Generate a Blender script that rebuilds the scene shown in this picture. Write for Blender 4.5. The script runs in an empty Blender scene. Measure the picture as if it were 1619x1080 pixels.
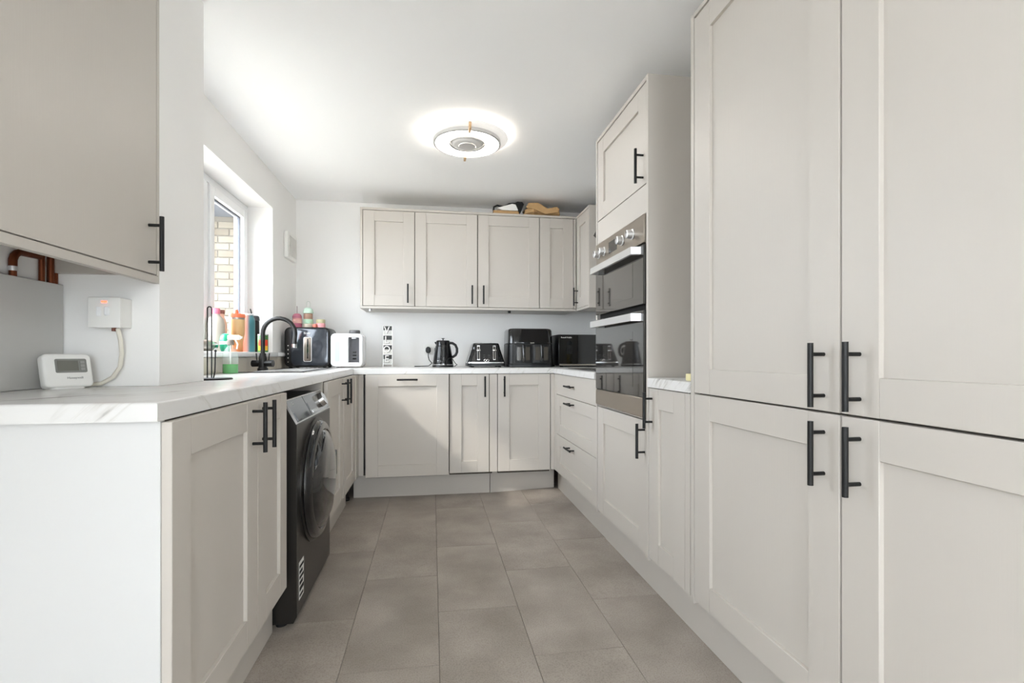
import bpy, bmesh, math, random
from mathutils import Vector, Matrix
random.seed(7)
scene = bpy.context.scene
C = scene.collection
PI = math.pi

# ------------------------------------------------------------------ camera, world, sun, exposure
F_PX, W_PX, H_PX = 785.0, 1619.0, 1080.0
EYE = 1.015
YAW = math.atan(126.3 / F_PX)
cam_d = bpy.data.cameras.new('camera')
cam_d.sensor_width = 36.0
cam_d.lens = F_PX * 36.0 / W_PX
cam_d.shift_y = (561.9 - H_PX / 2) / W_PX
cam_d.clip_start = 0.02
cam = bpy.data.objects.new('camera', cam_d)
C.objects.link(cam)
cam.location = (0, 0, EYE)
cam.rotation_euler = (PI / 2, 0, -YAW)
scene.camera = cam

world = bpy.data.worlds.new('world')
scene.world = world
world.use_nodes = True
wb = world.node_tree.nodes['Background']
wb.inputs[0].default_value = (0.85, 0.925, 1.0, 1)
wb.inputs[1].default_value = 4.5

sun_d = bpy.data.lights.new('sun', 'SUN')
sun_d.energy = 0.8
sun_d.angle = math.radians(3.0)
sun_d.color = (1.0, 0.96, 0.88)
sun = bpy.data.objects.new('sun', sun_d)
C.objects.link(sun)
sun.rotation_euler = Vector((1.0, 0.6, -0.87)).to_track_quat('-Z', 'Y').to_euler()
sun.location = (-6, -3, 6)

def area(name, loc, direction, sx, sy, energy, color=(1, 1, 1)):
    d = bpy.data.lights.new(name, 'AREA')
    d.shape = 'RECTANGLE'; d.size = sx; d.size_y = sy; d.energy = energy; d.color = color
    o = bpy.data.objects.new(name, d); C.objects.link(o)
    o.location = loc
    o.rotation_euler = Vector(direction).to_track_quat('-Z', 'Y').to_euler()
    return o
# sky portals for the side window and two unseen openings added for fill light
p_ = area('fill_rear_door', (0.45, -2.74, 1.07), (0, 1, 0), 1.0, 2.12, 1.0)
p_.data.cycles.is_portal = True
p_ = area('fill_left_window', (-1.342, -1.35, 1.45), (1, 0, 0), 1.9, 1.3, 1.0)
p_.data.cycles.is_portal = True
scene.cycles.diffuse_bounces = 8
scene.cycles.max_bounces = 14
p_ = area('daylight_side_window', (-1.342, 2.87, 1.52), (1, 0, 0), 1.7, 1.03, 1.0)
p_.data.cycles.is_portal = True

scene.view_settings.view_transform = 'Standard'
scene.view_settings.look = 'None'
scene.view_settings.exposure = 1.63
scene.view_settings.gamma = 1.0
scene.view_settings.use_curve_mapping = False

# ------------------------------------------------------------------ materials
MATS = {}
def s2l(c):
    return tuple(((v / 255) / 12.92 if v / 255 <= 0.04045 else ((v / 255 + 0.055) / 1.055) ** 2.4) for v in c)

def mat(name, rgb, rough=0.5, metal=0.0, spec=0.5, bump=None, var=0.0, emit=None, coat=0.0, alpha=1.0, trans=0.0, ior=1.45, varscale=3.0):
    """rgb in sRGB 0-255; bump=(scale_xyz, strength, distance); var = colour variation"""
    if name in MATS: return MATS[name]
    m = bpy.data.materials.new(name); m.use_nodes = True
    nt = m.node_tree; b = nt.nodes['Principled BSDF']
    col = s2l(rgb) + (1,)
    b.inputs['Base Color'].default_value = col
    b.inputs['Roughness'].default_value = rough
    b.inputs['Metallic'].default_value = metal
    b.inputs['Specular IOR Level'].default_value = spec
    b.inputs['Coat Weight'].default_value = coat
    b.inputs['Coat Roughness'].default_value = 0.05
    b.inputs['Transmission Weight'].default_value = trans
    b.inputs['IOR'].default_value = ior
    b.inputs['Alpha'].default_value = alpha
    if emit:
        b.inputs['Emission Color'].default_value = s2l(emit[0]) + (1,)
        b.inputs['Emission Strength'].default_value = emit[1]
    tc = nt.nodes.new('ShaderNodeTexCoord')
    n1 = nt.nodes.new('ShaderNodeTexNoise'); n1.inputs['Scale'].default_value = varscale; n1.inputs['Detail'].default_value = 4
    nt.links.new(tc.outputs['Object'], n1.inputs['Vector'])
    if var > 0:
        mx = nt.nodes.new('ShaderNodeMix'); mx.data_type = 'RGBA'
        mx.inputs['A'].default_value = tuple(v * (1 - var) for v in col[:3]) + (1,)
        mx.inputs['B'].default_value = tuple(min(1, v * (1 + var)) for v in col[:3]) + (1,)
        nt.links.new(n1.outputs['Fac'], mx.inputs['Factor'])
        nt.links.new(mx.outputs['Result'], b.inputs['Base Color'])
    if bump:
        mp = nt.nodes.new('ShaderNodeMapping'); mp.inputs['Scale'].default_value = bump[0]
        n2 = nt.nodes.new('ShaderNodeTexNoise'); n2.inputs['Scale'].default_value = 1.0; n2.inputs['Detail'].default_value = 3
        bp = nt.nodes.new('ShaderNodeBump'); bp.inputs['Strength'].default_value = bump[1]; bp.inputs['Distance'].default_value = bump[2]
        nt.links.new(tc.outputs['Object'], mp.inputs['Vector']); nt.links.new(mp.outputs[0], n2.inputs['Vector'])
        nt.links.new(n2.outputs['Fac'], bp.inputs['Height']); nt.links.new(bp.outputs[0], b.inputs['Normal'])
    MATS[name] = m
    return m

PAINT = (193, 187, 179)
paint = mat('cashmere_paint', PAINT, 0.42, bump=((260, 260, 9), 0.10, 0.002), var=0.02)
carc = mat('gap_shade_carcass', (74, 68, 60), 0.7, var=0.05)  # carcass colour darkened to paint the shade in gaps between doors
white_panel = mat('white_panel', (208, 208, 207), 0.4, var=0.01)
wall_m = mat('wall_white', (241, 240, 238), 0.75, bump=((60, 60, 60), 0.08, 0.002), var=0.012)
ceil_m = mat('ceiling_white', (251, 251, 251), 0.85, var=0.008)
black_h = mat('black_handle', (22, 22, 22), 0.45, 0.2)
black_p = mat('black_plastic', (16, 16, 17), 0.35, bump=((300, 300, 300), 0.05, 0.001))
black_g = mat('black_gloss', (10, 10, 12), 0.08, coat=0.4)
black_m = mat('black_matte', (14, 14, 14), 0.7)
dark_gap = mat('dark_cavity', (20, 18, 16), 0.9)
chrome = mat('chrome', (205, 205, 205), 0.12, 1.0, bump=((5, 5, 5), 0.01, 0.001))
steel = mat('brushed_steel', (176, 168, 158), 0.3, 1.0, bump=((8, 8, 400), 0.08, 0.001), var=0.06)
steel_l = mat('satin_steel', (214, 213, 212), 0.35, 0.7, bump=((8, 8, 300), 0.04, 0.001))
glass_dark = mat('oven_glass', (26, 24, 22), 0.03, spec=0.75, coat=0.8)
upvc = mat('white_upvc', (240, 241, 242), 0.25, var=0.005)
white_pl = mat('white_plastic', (236, 235, 231), 0.35, var=0.006)
graphite = mat('graphite_metal', (60, 57, 54), 0.3, 0.7, bump=((200, 200, 200), 0.02, 0.001))
graphite_d = mat('graphite_console', (48, 47, 45), 0.12, 0.4, coat=0.5)
sink_m = mat('sink_dark', (40, 40, 42), 0.07, 0.0, coat=1.0)
copper = mat('copper_pipe', (118, 66, 42), 0.42, 0.85, var=0.25, varscale=30)
gold = mat('rose_gold', (226, 190, 150), 0.25, 0.9)

def emission(name, rgb, strength):
    return mat(name, rgb, 0.5, emit=(rgb, strength))

def glass_pane(name, tint=(1, 1, 1), gl=0.08):
    m = bpy.data.materials.new(name); m.use_nodes = True; nt = m.node_tree
    nt.nodes.clear()
    o = nt.nodes.new('ShaderNodeOutputMaterial'); mx = nt.nodes.new('ShaderNodeMixShader')
    t = nt.nodes.new('ShaderNodeBsdfTransparent'); t.inputs[0].default_value = tint + (1,)
    g = nt.nodes.new('ShaderNodeBsdfGlossy'); g.inputs['Roughness'].default_value = 0.02
    fr = nt.nodes.new('ShaderNodeFresnel'); fr.inputs[0].default_value = 1.35
    ge = nt.nodes.new('ShaderNodeNewGeometry'); ml = nt.nodes.new('ShaderNodeMath'); ml.operation = 'SUBTRACT'; ml.use_clamp = True
    nt.links.new(fr.outputs[0], ml.inputs[0]); nt.links.new(ge.outputs['Backfacing'], ml.inputs[1])
    nt.links.new(ml.outputs[0], mx.inputs[0]); nt.links.new(t.outputs[0], mx.inputs[1]); nt.links.new(g.outputs[0], mx.inputs[2])
    nt.links.new(mx.outputs[0], o.inputs[0])
    return m
pane_m = glass_pane('window_glass')
clear_pl = mat('hazy_plastic', (206, 216, 212), 0.15, alpha=0.2)

def marble():
    m = bpy.data.materials.new('marble_laminate'); m.use_nodes = True; nt = m.node_tree; b = nt.nodes['Principled BSDF']
    tc = nt.nodes.new('ShaderNodeTexCoord'); mp = nt.nodes.new('ShaderNodeCombineXYZ')
    dv = Vector((-0.62, 0.5, 0.6)).normalized(); e1 = dv.orthogonal().normalized(); e2 = dv.cross(e1)
    for i, q in enumerate((dv * 52, e1 * 7, e2 * 7)):
        dn = nt.nodes.new('ShaderNodeVectorMath'); dn.operation = 'DOT_PRODUCT'; dn.inputs[1].default_value = q
        nt.links.new(tc.outputs['Object'], dn.inputs[0]); nt.links.new(dn.outputs['Value'], mp.inputs[i])
    n = nt.nodes.new('ShaderNodeTexNoise'); n.inputs['Scale'].default_value = 1.0; n.inputs['Detail'].default_value = 5; n.inputs['Distortion'].default_value = 0.6
    r = nt.nodes.new('ShaderNodeValToRGB')
    e = r.color_ramp.elements
    e[0].position = 0.55; e[0].color = s2l((216, 215, 213)) + (1,)
    e[1].position = 0.74; e[1].color = s2l((140, 137, 134)) + (1,)
    k = r.color_ramp.elements.new(0.62); k.color = s2l((206, 204, 200)) + (1,)
    n2 = nt.nodes.new('ShaderNodeTexNoise'); n2.inputs['Scale'].default_value = 7; n2.inputs['Detail'].default_value = 2
    mx = nt.nodes.new('ShaderNodeMix'); mx.data_type = 'RGBA'; mx.inputs['A'].default_value = s2l((216, 215, 213)) + (1,)
    rr = nt.nodes.new('ShaderNodeMapRange'); rr.inputs[1].default_value = 0.42; rr.inputs[2].default_value = 0.56
    nt.links.new(mp.outputs[0], n.inputs['Vector'])
    nt.links.new(n.outputs['Fac'], r.inputs[0]); nt.links.new(tc.outputs['Object'], n2.inputs['Vector'])
    nt.links.new(n2.outputs['Fac'], rr.inputs[0]); nt.links.new(rr.outputs[0], mx.inputs['Factor'])
    nt.links.new(r.outputs[0], mx.inputs['B']); nt.links.new(mx.outputs['Result'], b.inputs['Base Color'])
    b.inputs['Roughness'].default_value = 0.22
    return m
marble_m = marble()

def tile_mat():
    m = bpy.data.materials.new('stone_vinyl_tile'); m.use_nodes = True; nt = m.node_tree; b = nt.nodes['Principled BSDF']
    tc = nt.nodes.new('ShaderNodeTexCoord'); oi = nt.nodes.new('ShaderNodeObjectInfo')
    add = nt.nodes.new('ShaderNodeVectorMath'); add.operation = 'ADD'
    sc = nt.nodes.new('ShaderNodeVectorMath'); sc.operation = 'SCALE'; sc.inputs['Scale'].default_value = 40
    cmb = nt.nodes.new('ShaderNodeCombineXYZ')
    for i in range(3): nt.links.new(oi.outputs['Random'], cmb.inputs[i])
    nt.links.new(cmb.outputs[0], sc.inputs[0]); nt.links.new(tc.outputs['Object'], add.inputs[0]); nt.links.new(sc.outputs[0], add.inputs[1])
    n1 = nt.nodes.new('ShaderNodeTexNoise'); n1.inputs['Scale'].default_value = 4.5; n1.inputs['Detail'].default_value = 6
    n2 = nt.nodes.new('ShaderNodeTexNoise'); n2.inputs['Scale'].default_value = 210; n2.inputs['Detail'].default_value = 4
    nt.links.new(add.outputs[0], n1.inputs['Vector']); nt.links.new(add.outputs[0], n2.inputs['Vector'])
    r = nt.nodes.new('ShaderNodeValToRGB'); e = r.color_ramp.elements
    e[0].position = 0.32; e[0].color = s2l((146, 137, 128)) + (1,); e[1].position = 0.7; e[1].color = s2l((172, 163, 154)) + (1,)
    r2 = nt.nodes.new('ShaderNodeValToRGB'); e = r2.color_ramp.elements
    e[0].position = 0.34; e[0].color = (0.62, 0.6, 0.58, 1); e[1].position = 0.55; e[1].color = (1, 1, 1, 1)
    mx = nt.nodes.new('ShaderNodeMix'); mx.data_type = 'RGBA'; mx.blend_type = 'MULTIPLY'; mx.inputs['Factor'].default_value = 0.6
    nt.links.new(n1.outputs['Fac'], r.inputs[0]); nt.links.new(n2.outputs['Fac'], r2.inputs[0])
    nt.links.new(r.outputs[0], mx.inputs['A']); nt.links.new(r2.outputs[0], mx.inputs['B'])
    nt.links.new(mx.outputs['Result'], b.inputs['Base Color'])
    b.inputs['Roughness'].default_value = 0.5
    bp = nt.nodes.new('ShaderNodeBump'); bp.inputs['Strength'].default_value = 0.12; bp.inputs['Distance'].default_value = 0.002
    nt.links.new(n2.outputs['Fac'], bp.inputs['Height']); nt.links.new(bp.outputs[0], b.inputs['Normal'])
    return m
tile_m = tile_mat()

# ------------------------------------------------------------------ mesh helpers
class M:
    def __init__(s, mtx=None):
        s.bm = bmesh.new(); s.mtx = mtx
    def _tag(s, verts):
        if s.mtx is not None: bmesh.ops.transform(s.bm, matrix=s.mtx, verts=verts)
        return s
    def box(s, x0, x1, y0, y1, z0, z1, bev=0.0, seg=1, sel=None):
        x0, x1 = sorted((x0, x1)); y0, y1 = sorted((y0, y1)); z0, z1 = sorted((z0, z1))
        v = [s.bm.verts.new(p) for p in ((x0,y0,z0),(x1,y0,z0),(x1,y1,z0),(x0,y1,z0),(x0,y0,z1),(x1,y0,z1),(x1,y1,z1),(x0,y1,z1))]
        fs = [s.bm.faces.new([v[i] for i in q]) for q in ((3,2,1,0),(4,5,6,7),(0,1,5,4),(1,2,6,5),(2,3,7,6),(3,0,4,7))]
        vs = set(v)
        if bev > 0:
            ed = {e for f in fs for e in f.edges}
            if sel: ed = {e for e in ed if sel((e.verts[0].co + e.verts[1].co) / 2)}
            r = bmesh.ops.bevel(s.bm, geom=list(ed), offset=bev, segments=seg, affect='EDGES', profile=0.5)
            vs = {x for x in vs if x.is_valid} | set(r['verts']) | {x for f in r['faces'] for x in f.verts}
        return s._tag(list(vs))
    def rings(s, rings, closed=False, cap=True):
        """loft through rings (lists of equal-length points)"""
        R = [[s.bm.verts.new(p) for p in ring] for ring in rings]
        n = len(R[0]); k = len(R)
        for i in range(k if closed else k - 1):
            a, b = R[i], R[(i + 1) % k]
            for j in range(n):
                s.bm.faces.new((a[j], a[(j+1) % n], b[(j+1) % n], b[j]))
        if cap and not closed:
            s.bm.faces.new(list(reversed(R[0]))); s.bm.faces.new(R[-1])
        return s._tag([v for r in R for v in r])
    def lathe(s, prof, cx=0, cy=0, cz=0, n=28, axis='Z', cap=True):
        rings = []
        for r, h in prof:
            ring = []
            for j in range(n):
                a = 2 * PI * j / n; c, d = r * math.cos(a), r * math.sin(a)
                if axis == 'Z': p = (cx + c, cy + d, cz + h)
                elif axis == 'X': p = (cx + h, cy + c, cz + d)
                else: p = (cx + d, cy + h, cz + c)
                ring.append(p)
            rings.append(ring)
        return s.rings(rings, cap=cap)
    def cyl(s, p0, p1, r0, r1=None, n=16):
        return s.tube([p0, p1], r0, n, r1=r1)
    def tube(s, pts, r, n=10, r1=None, closed=False):
        pts = [Vector(p) for p in pts]; rings = []; k = len(pts)
        up = None
        for i, p in enumerate(pts):
            if closed: t = (pts[(i+1) % k] - pts[i-1]).normalized()
            elif i == 0: t = (pts[1] - p).normalized()
            elif i == k - 1: t = (p - pts[i-1]).normalized()
            else: t = ((pts[i+1] - p).normalized() + (p - pts[i-1]).normalized()).normalized()
            if up is None: up = Vector((0, 0, 1)) if abs(t.z) < 0.9 else Vector((1, 0, 0))
            a = t.cross(up)
            if a.length < 1e-4: a = t.orthogonal()
            a.normalize(); b = a.cross(t).normalized(); up = b
            rr = r if r1 is None else r + (r1 - r) * i / (k - 1)
            rings.append([p + a * rr * math.cos(2*PI*j/n) + b * rr * math.sin(2*PI*j/n) for j in range(n)])
        return s.rings(rings, closed=closed)
    def slab(s, axis, outline, d0, d1, bev=0.0, seg=2):
        """extrude a 2D outline between d0 and d1 along axis (X: outline=(y,z), Y: (x,z), Z: (x,y)) with optional inset bevels at both ends"""
        cu = sum(p[0] for p in outline) / len(outline); cv = sum(p[1] for p in outline) / len(outline)
        def P(u, v, d): return (d, u, v) if axis == 'X' else (u, d, v) if axis == 'Y' else (u, v, d)
        wu = max(abs(p[0] - cu) for p in outline); wv = max(abs(p[1] - cv) for p in outline)
        def ring(d, ins): return [P(cu + (u - cu) * (1 - ins / wu), cv + (v - cv) * (1 - ins / wv), d) for u, v in outline]
        sg = 1 if d1 > d0 else -1
        if bev:
            rs = [ring(d0 + sg * bev * (1 - math.cos(PI/2*i/seg)), bev * (1 - math.sin(PI/2*i/seg))) for i in range(seg + 1)]
            rs += [ring(d1 - sg * bev * (1 - math.cos(PI/2*i/seg)), bev * (1 - math.sin(PI/2*i/seg))) for i in range(seg, -1, -1)]
            return s.rings(rs)
        return s.rings([ring(d0, 0), ring(d1, 0)])

def rrect(u0, u1, v0, v1, r, seg=5):
    out = []
    for cu, cv, a0 in ((u1 - r, v1 - r, 0), (u0 + r, v1 - r, PI/2), (u0 + r, v0 + r, PI), (u1 - r, v0 + r, 1.5*PI)):
        for i in range(seg + 1):
            a = a0 + PI/2 * i / seg
            out.append((cu + r * math.cos(a), cv + r * math.sin(a)))
    return out

ORG = {}
def link(name, m, material, parent=None, smooth=40):
    """one mesh object; geometry given in the parent's thing space (world coordinates minus the thing's origin)"""
    bmesh.ops.recalc_face_normals(m.bm, faces=m.bm.faces)
    me = bpy.data.meshes.new(name)
    org = ORG.get(parent.name, Vector((0, 0, 0))) if parent else Vector((0, 0, 0))
    if not parent:
        xs = [v.co for v in m.bm.verts]
        lo = Vector((min(c.x for c in xs), min(c.y for c in xs), min(c.z for c in xs)))
        hi = Vector((max(c.x for c in xs), max(c.y for c in xs), max(c.z for c in xs)))
        org = Vector(((lo.x + hi.x) / 2, (lo.y + hi.y) / 2, lo.z))
    bmesh.ops.translate(m.bm, vec=-org, verts=m.bm.verts)
    m.bm.to_mesh(me); m.bm.free()
    me.materials.append(material)
    if smooth:
        me.shade_smooth(); me.set_sharp_from_angle(angle=math.radians(smooth))
    o = bpy.data.objects.new(name, me); C.objects.link(o)
    if parent: o.parent = parent
    else: o.location = org
    ORG[o.name] = org
    return o
part = link
def tag(o, label=None, cat=None, group=None, kind=None):
    if label: o['label'] = label
    if cat: o['category'] = cat
    if group: o['group'] = group
    if kind: o['kind'] = kind
    return o
def thing(name, label, cat, loc, group=None):
    o = bpy.data.objects.new(name, None); C.objects.link(o)
    o.empty_display_size = 0.05
    o.location = loc; ORG[o.name] = Vector(loc)
    return tag(o, label, cat, group)
def struct(name, m, material, parent=None):
    o = link(name, m, material, parent, smooth=0)
    if not parent: o['kind'] = 'structure'
    return o
def text(name, body, size, mtx, material, parent, depth=0.0004, sx=1.0):
    cu = bpy.data.curves.new(name, 'FONT'); cu.body = body; cu.size = size; cu.extrude = depth
    cu.align_x = 'CENTER'; cu.align_y = 'CENTER'; cu.resolution_u = 2
    tmp = bpy.data.objects.new(name + '_curve', cu); C.objects.link(tmp)
    dg = bpy.context.evaluated_depsgraph_get()
    me = bpy.data.meshes.new_from_object(tmp.evaluated_get(dg))
    bpy.data.objects.remove(tmp); bpy.data.curves.remove(cu)
    me.transform(Matrix.Diagonal((sx, 1, 1, 1))); me.transform(mtx)
    me.transform(Matrix.Translation(-ORG[parent.name]))
    me.materials.clear(); me.materials.append(material)
    o = bpy.data.objects.new(name, me); C.objects.link(o); o.parent = parent; ORG[o.name] = ORG[parent.name]
    return o
def facing(normal, loc):
    """matrix placing XY text at loc, reading upright, facing along normal"""
    n = Vector(normal).normalized(); up = Vector((0, 0, 1)); up = (up - n * up.dot(n)).normalized(); r = up.cross(n)
    m = Matrix((( r.x, up.x, n.x, 0), (r.y, up.y, n.y, 0), (r.z, up.z, n.z, 0), (0, 0, 0, 1)))
    return Matrix.Translation(loc) @ m

# oriented cabinet-front helpers: axis 'X' -> face at X=plane, width runs along Y; 'Y' -> face at Y=plane, width along X
def fb(m, axis, plane, out, d0, d1, u0, u1, z0, z1, bev=0.0):
    a, b = plane - out * d0, plane - out * d1
    if axis == 'X': m.box(a, b, u0, u1, z0, z1, bev)
    else: m.box(u0, u1, a, b, z0, z1, bev)
def P3(axis, plane, out, d, u, z):
    return (plane - out * d, u, z) if axis == 'X' else (u, plane - out * d, z)
def shaker(axis, plane, out, u0, u1, z0, z1, st=0.085, ra=0.082, t=0.02, rec=0.011, stl=None, str_=None):
    m = M(); b = 0.0012
    sl = st if stl is None else stl; sr = st if str_ is None else str_
    fb(m, axis, plane, out, 0, t, u0, u0 + sl, z0, z1, b)
    fb(m, axis, plane, out, 0, t, u1 - sr, u1, z0, z1, b)
    fb(m, axis, plane, out, 0.0004, t, u0 + sl, u1 - sr, z1 - ra, z1, b)
    fb(m, axis, plane, out, 0.0004, t, u0 + sl, u1 - sr, z0, z0 + ra, b)
    fb(m, axis, plane, out, rec, t - 0.001, u0 + sl - 0.001, u1 - sr + 0.001, z0 + ra - 0.001, z1 - ra + 0.001)
    return m
def slabfront(axis, plane, out, u0, u1, z0, z1, t=0.02):
    m = M(); fb(m, axis, plane, out, 0, t, u0, u1, z0, z1, 0.0015); return m
def handle(parent, axis, plane, out, u, z, length=0.147, horiz=False, stand=0.035, r=0.0062):
    m = M(); h = length / 2; q = h - 0.026
    if horiz:
        m.cyl(P3(axis, plane, out, -stand, u - h, z), P3(axis, plane, out, -stand, u + h, z), r)
        for s in (-q, q): m.cyl(P3(axis, plane, out, 0.0, u + s, z), P3(axis, plane, out, -stand, u + s, z), 0.0045, n=10)
    else:
        m.cyl(P3(axis, plane, out, -stand, u, z - h), P3(axis, plane, out, -stand, u, z + h), r)
        for s in (-q, q): m.cyl(P3(axis, plane, out, 0.0, u, z + s), P3(axis, plane, out, -stand, u, z + s), 0.0045, n=10)
    return part('handle', m, black_h, parent)

# ------------------------------------------------------------------ room shell
XO = -1.345   # outer face of the window wall
XL, XRW, YB, ZC, YR = -1.10, 1.50, 4.30, 2.29, -2.60
WT, WB = 0.922, 0.884      # worktop top / underside
DB = 0.175                  # door bottoms
WY0, WY1, WZ0, WZ1 = 2.06, 3.69, 1.005, 2.045   # window opening
m = M(); m.box(XO, 1.65, -2.8, 4.45, -0.12, -0.006)
floor = struct('floor', m, mat('tile_joint', (70, 64, 58), 0.9))
tl = 0.67; tw = 0.318
edges = [-1.246 + tw * i for i in range(10)]
def add_tiles():
    for i in range(9):
        x0, x1 = edges[i], edges[i + 1]
        off = 1.645 if i in (1, 3, 5, 7) else 1.984
        y = off - tl * 7
        while y < 4.3:
            a, b = max(y, -2.6), min(y + tl, 4.3)
            c, d = max(x0, -1.1), min(x1, 1.5)
            if b - a > 0.02:
                g = 0.0007
                t = M(); t.box(c + g, d - g, a + g, b - g, -0.005, 0.0, 0.0006)
                cx, cy = (c + d) / 2, (a + b) / 2
                bmesh.ops.translate(t.bm, vec=(-cx, -cy, 0), verts=t.bm.verts)
                me = bpy.data.meshes.new('tile'); t.bm.to_mesh(me); t.bm.free(); me.materials.append(tile_m)
                o = bpy.data.objects.new('tile', me); C.objects.link(o); o.parent = floor
                o.location = Vector((cx, cy, 0)) - floor.location
            y += tl
# column edges aligned to the photographed joints (-0.292, 0.022, 0.344)
edges = [0.024 + tw * (i - 4) for i in range(10)]
add_tiles()
m = M(); m.box(XO, 1.65, -2.8, 4.45, ZC, ZC + 0.12); struct('ceiling', m, ceil_m)
m = M(); m.box(XO, 1.65, YB, YB + 0.15, 0, ZC); struct('wall_back', m, wall_m)
m = M(); m.box(XRW, XRW + 0.15, -2.75, YB, 0, ZC); struct('wall_right', m, wall_m)
m = M()
m.box(XO, XL, -2.75, -2.3, 0, ZC); m.box(XO, XL, -0.4, WY0, 0, ZC); m.box(XO, XL, -2.3, -0.4, 0, 0.8); m.box(XO, XL, -2.3, -0.4, 2.1, ZC); m.box(XO, XL, WY1, YB, 0, ZC)
m.box(XO, XL, WY0, WY1, 0, WZ0); m.box(XO, XL, WY0, WY1, WZ1, ZC)
wall_left = struct('wall_left', m, wall_m)
m = M(); m.box(XL, -0.818, 1.66, 1.955, WT + 0.0005, ZC); struct('wall_pier', m, wall_m)
m = M()
m.box(XL, -0.06, -2.75, YR, 0, ZC); m.box(0.96, XRW, -2.75, YR, 0, ZC); m.box(-0.06, 0.96, -2.75, YR, 2.15, ZC)
struct('wall_rear', m, wall_m)
# unseen glazed door behind the camera, added to let in fill light
m = M()
for x in (-0.05, 0.89): m.box(x, x + 0.06, -2.72, -2.65, 0, 2.15)
m.box(0.01, 0.89, -2.72, -2.65, 2.08, 2.15); m.box(0.01, 0.89, -2.72, -2.65, 0, 0.07)
d1 = struct('added_rear_door', m, upvc)
m = M(); m.box(0.01, 0.89, -2.69, -2.684, 0.07, 2.08); part('pane', m, pane_m, d1)

# unseen left window behind the camera, added to brighten the right-hand doors
m = M()
for y in (-2.3, -1.38, -0.46): m.box(-1.30, -1.24, y, y + 0.06, 0.8, 2.1)
for z in (0.8, 2.04): m.box(-1.30, -1.24, -2.24, -1.38, z, z + 0.06); m.box(-1.30, -1.24, -1.32, -0.46, z, z + 0.06)
w2 = struct('added_left_window', m, upvc)
for y in (-2.24, -1.32):
    m = M(); m.box(-1.274, -1.268, y, y + 0.86, 0.86, 2.04); part('pane', m, pane_m, w2)
# window: frame, mullion, sash, panes, sill
XF = -1.262
m = M()
m.box(XF - 0.07, XF, WY0, WY1, WZ1 - 0.045, WZ1, 0.004); m.box(XF - 0.07, XF, WY0, WY1, WZ0, WZ0 + 0.05, 0.004)
m.box(XF - 0.07, XF, WY1 - 0.045, WY1, WZ0 + 0.05, WZ1 - 0.045, 0.004); m.box(XF - 0.07, XF, WY0, WY0 + 0.045, WZ0 + 0.05, WZ1 - 0.045, 0.004)
m.box(XF - 0.07, XF, 3.03, 3.075, WZ0 + 0.05, WZ1 - 0.045, 0.004)
win = struct('window_1', m, upvc)
for (a, b) in ((WY0 + 0.045, 3.03), (3.075, WY1 - 0.045)):
    z0, z1 = WZ0 + 0.05, WZ1 - 0.045
    m = M(); w = 0.055
    m.box(XF - 0.055, XF + 0.012, a + 0.002, a + w, z0 + 0.002, z1 - 0.002, 0.004); m.box(XF - 0.055, XF + 0.012, b - w, b - 0.002, z0 + 0.002, z1 - 0.002, 0.004)
    m.box(XF - 0.055, XF + 0.012, a + w, b - w, z0 + 0.002, z0 + w, 0.004); m.box(XF - 0.055, XF + 0.012, a + w, b - w, z1 - w, z1 - 0.002, 0.004)
    s = part('sash', m, upvc, win)
    m = M(); t = 0.008
    m.box(XF - 0.03, XF - 0.015, a + w, a + w + t, z0 + w, z1 - w); m.box(XF - 0.03, XF - 0.015, b - w - t, b - w, z0 + w, z1 - w)
    m.box(XF - 0.03, XF - 0.015, a + w + t, b - w - t, z0 + w, z0 + w + t); m.box(XF - 0.03, XF - 0.015, a + w + t, b - w - t, z1 - w - t, z1 - w)
    part('glazing_gasket', m, mat('grey_gasket', (104, 108, 118), 0.6), s)
    m = M(); m.box(XF - 0.026, XF - 0.02, a + w, b - w, z0 + w, z1 - w); part('pane', m, pane_m, s)
m = M(); m.box(XF, XL + 0.04, WY0 + 0.001, WY1 - 0.001, WZ0 + 0.001, WZ0 + 0.03, 0.006, 2); m.box(XL + 0.0005, XL + 0.04, WY1 - 0.001, 3.85, WZ0 + 0.001, WZ0 + 0.03, 0.006, 2)
part('window_sill', m, upvc, win)
# row of beige upstand tiles under the sill
ut = mat('beige_wall_tile', (222, 214, 200), 0.2, var=0.03)
y = 1.97
while y < 4.2:
    b_ = min(y + 0.2, 4.29)
    m = M(); m.box(XL + 0.0005, XL + 0.009, y + 0.001, b_ - 0.001, WT + 0.001, WZ0 - 0.002, 0.0015)
    part('upstand_tile', m, ut, wall_left); y += 0.2

# ------------------------------------------------------------------ worktops
t = thing('worktop', 'white marble-effect worktop with sink cut-out running under the window', 'worktop', (-0.8, 1.08, WB))
m = M(); e = 1e-5
SX0, SX1, SY0, SY1 = -1.05, -0.69, 2.82, 3.74
XE = -0.535
bs = lambda c: (abs(c.x - XE) < e and abs(c.z - WT) < e) or (abs(c.y - 1.078) < e and abs(c.z - WT) < e)
m.box(XL + 0.001, -0.819, 1.078, 1.659, WB, WT, 0.005, 3, lambda c: abs(c.y - 1.078) < e and c.z > WT - e)
m.box(-0.819, XE, 1.078, 1.659, WB, WT, 0.005, 3, bs)
m.box(-0.817, XE, 1.659, 1.956, WB, WT, 0.005, 3, lambda c: abs(c.x - XE) < e and c.z > WT - e)
m.box(SX1, XE, 1.956, 3.56, WB, WT, 0.005, 3, lambda c: abs(c.x - XE) < e and c.z > WT - e)
m.box(SX1, XE, 3.56, YB - 0.001, WB, WT)
m.box(XL + 0.001, SX1, 1.956, SY0, WB, WT); m.box(XL + 0.001, SX1, SY1, YB - 0.001, WB, WT)
m.box(XL + 0.001, SX0, SY0, SY1, WB, WT)
part('slab', m, marble_m, t)
m = M()
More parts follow.
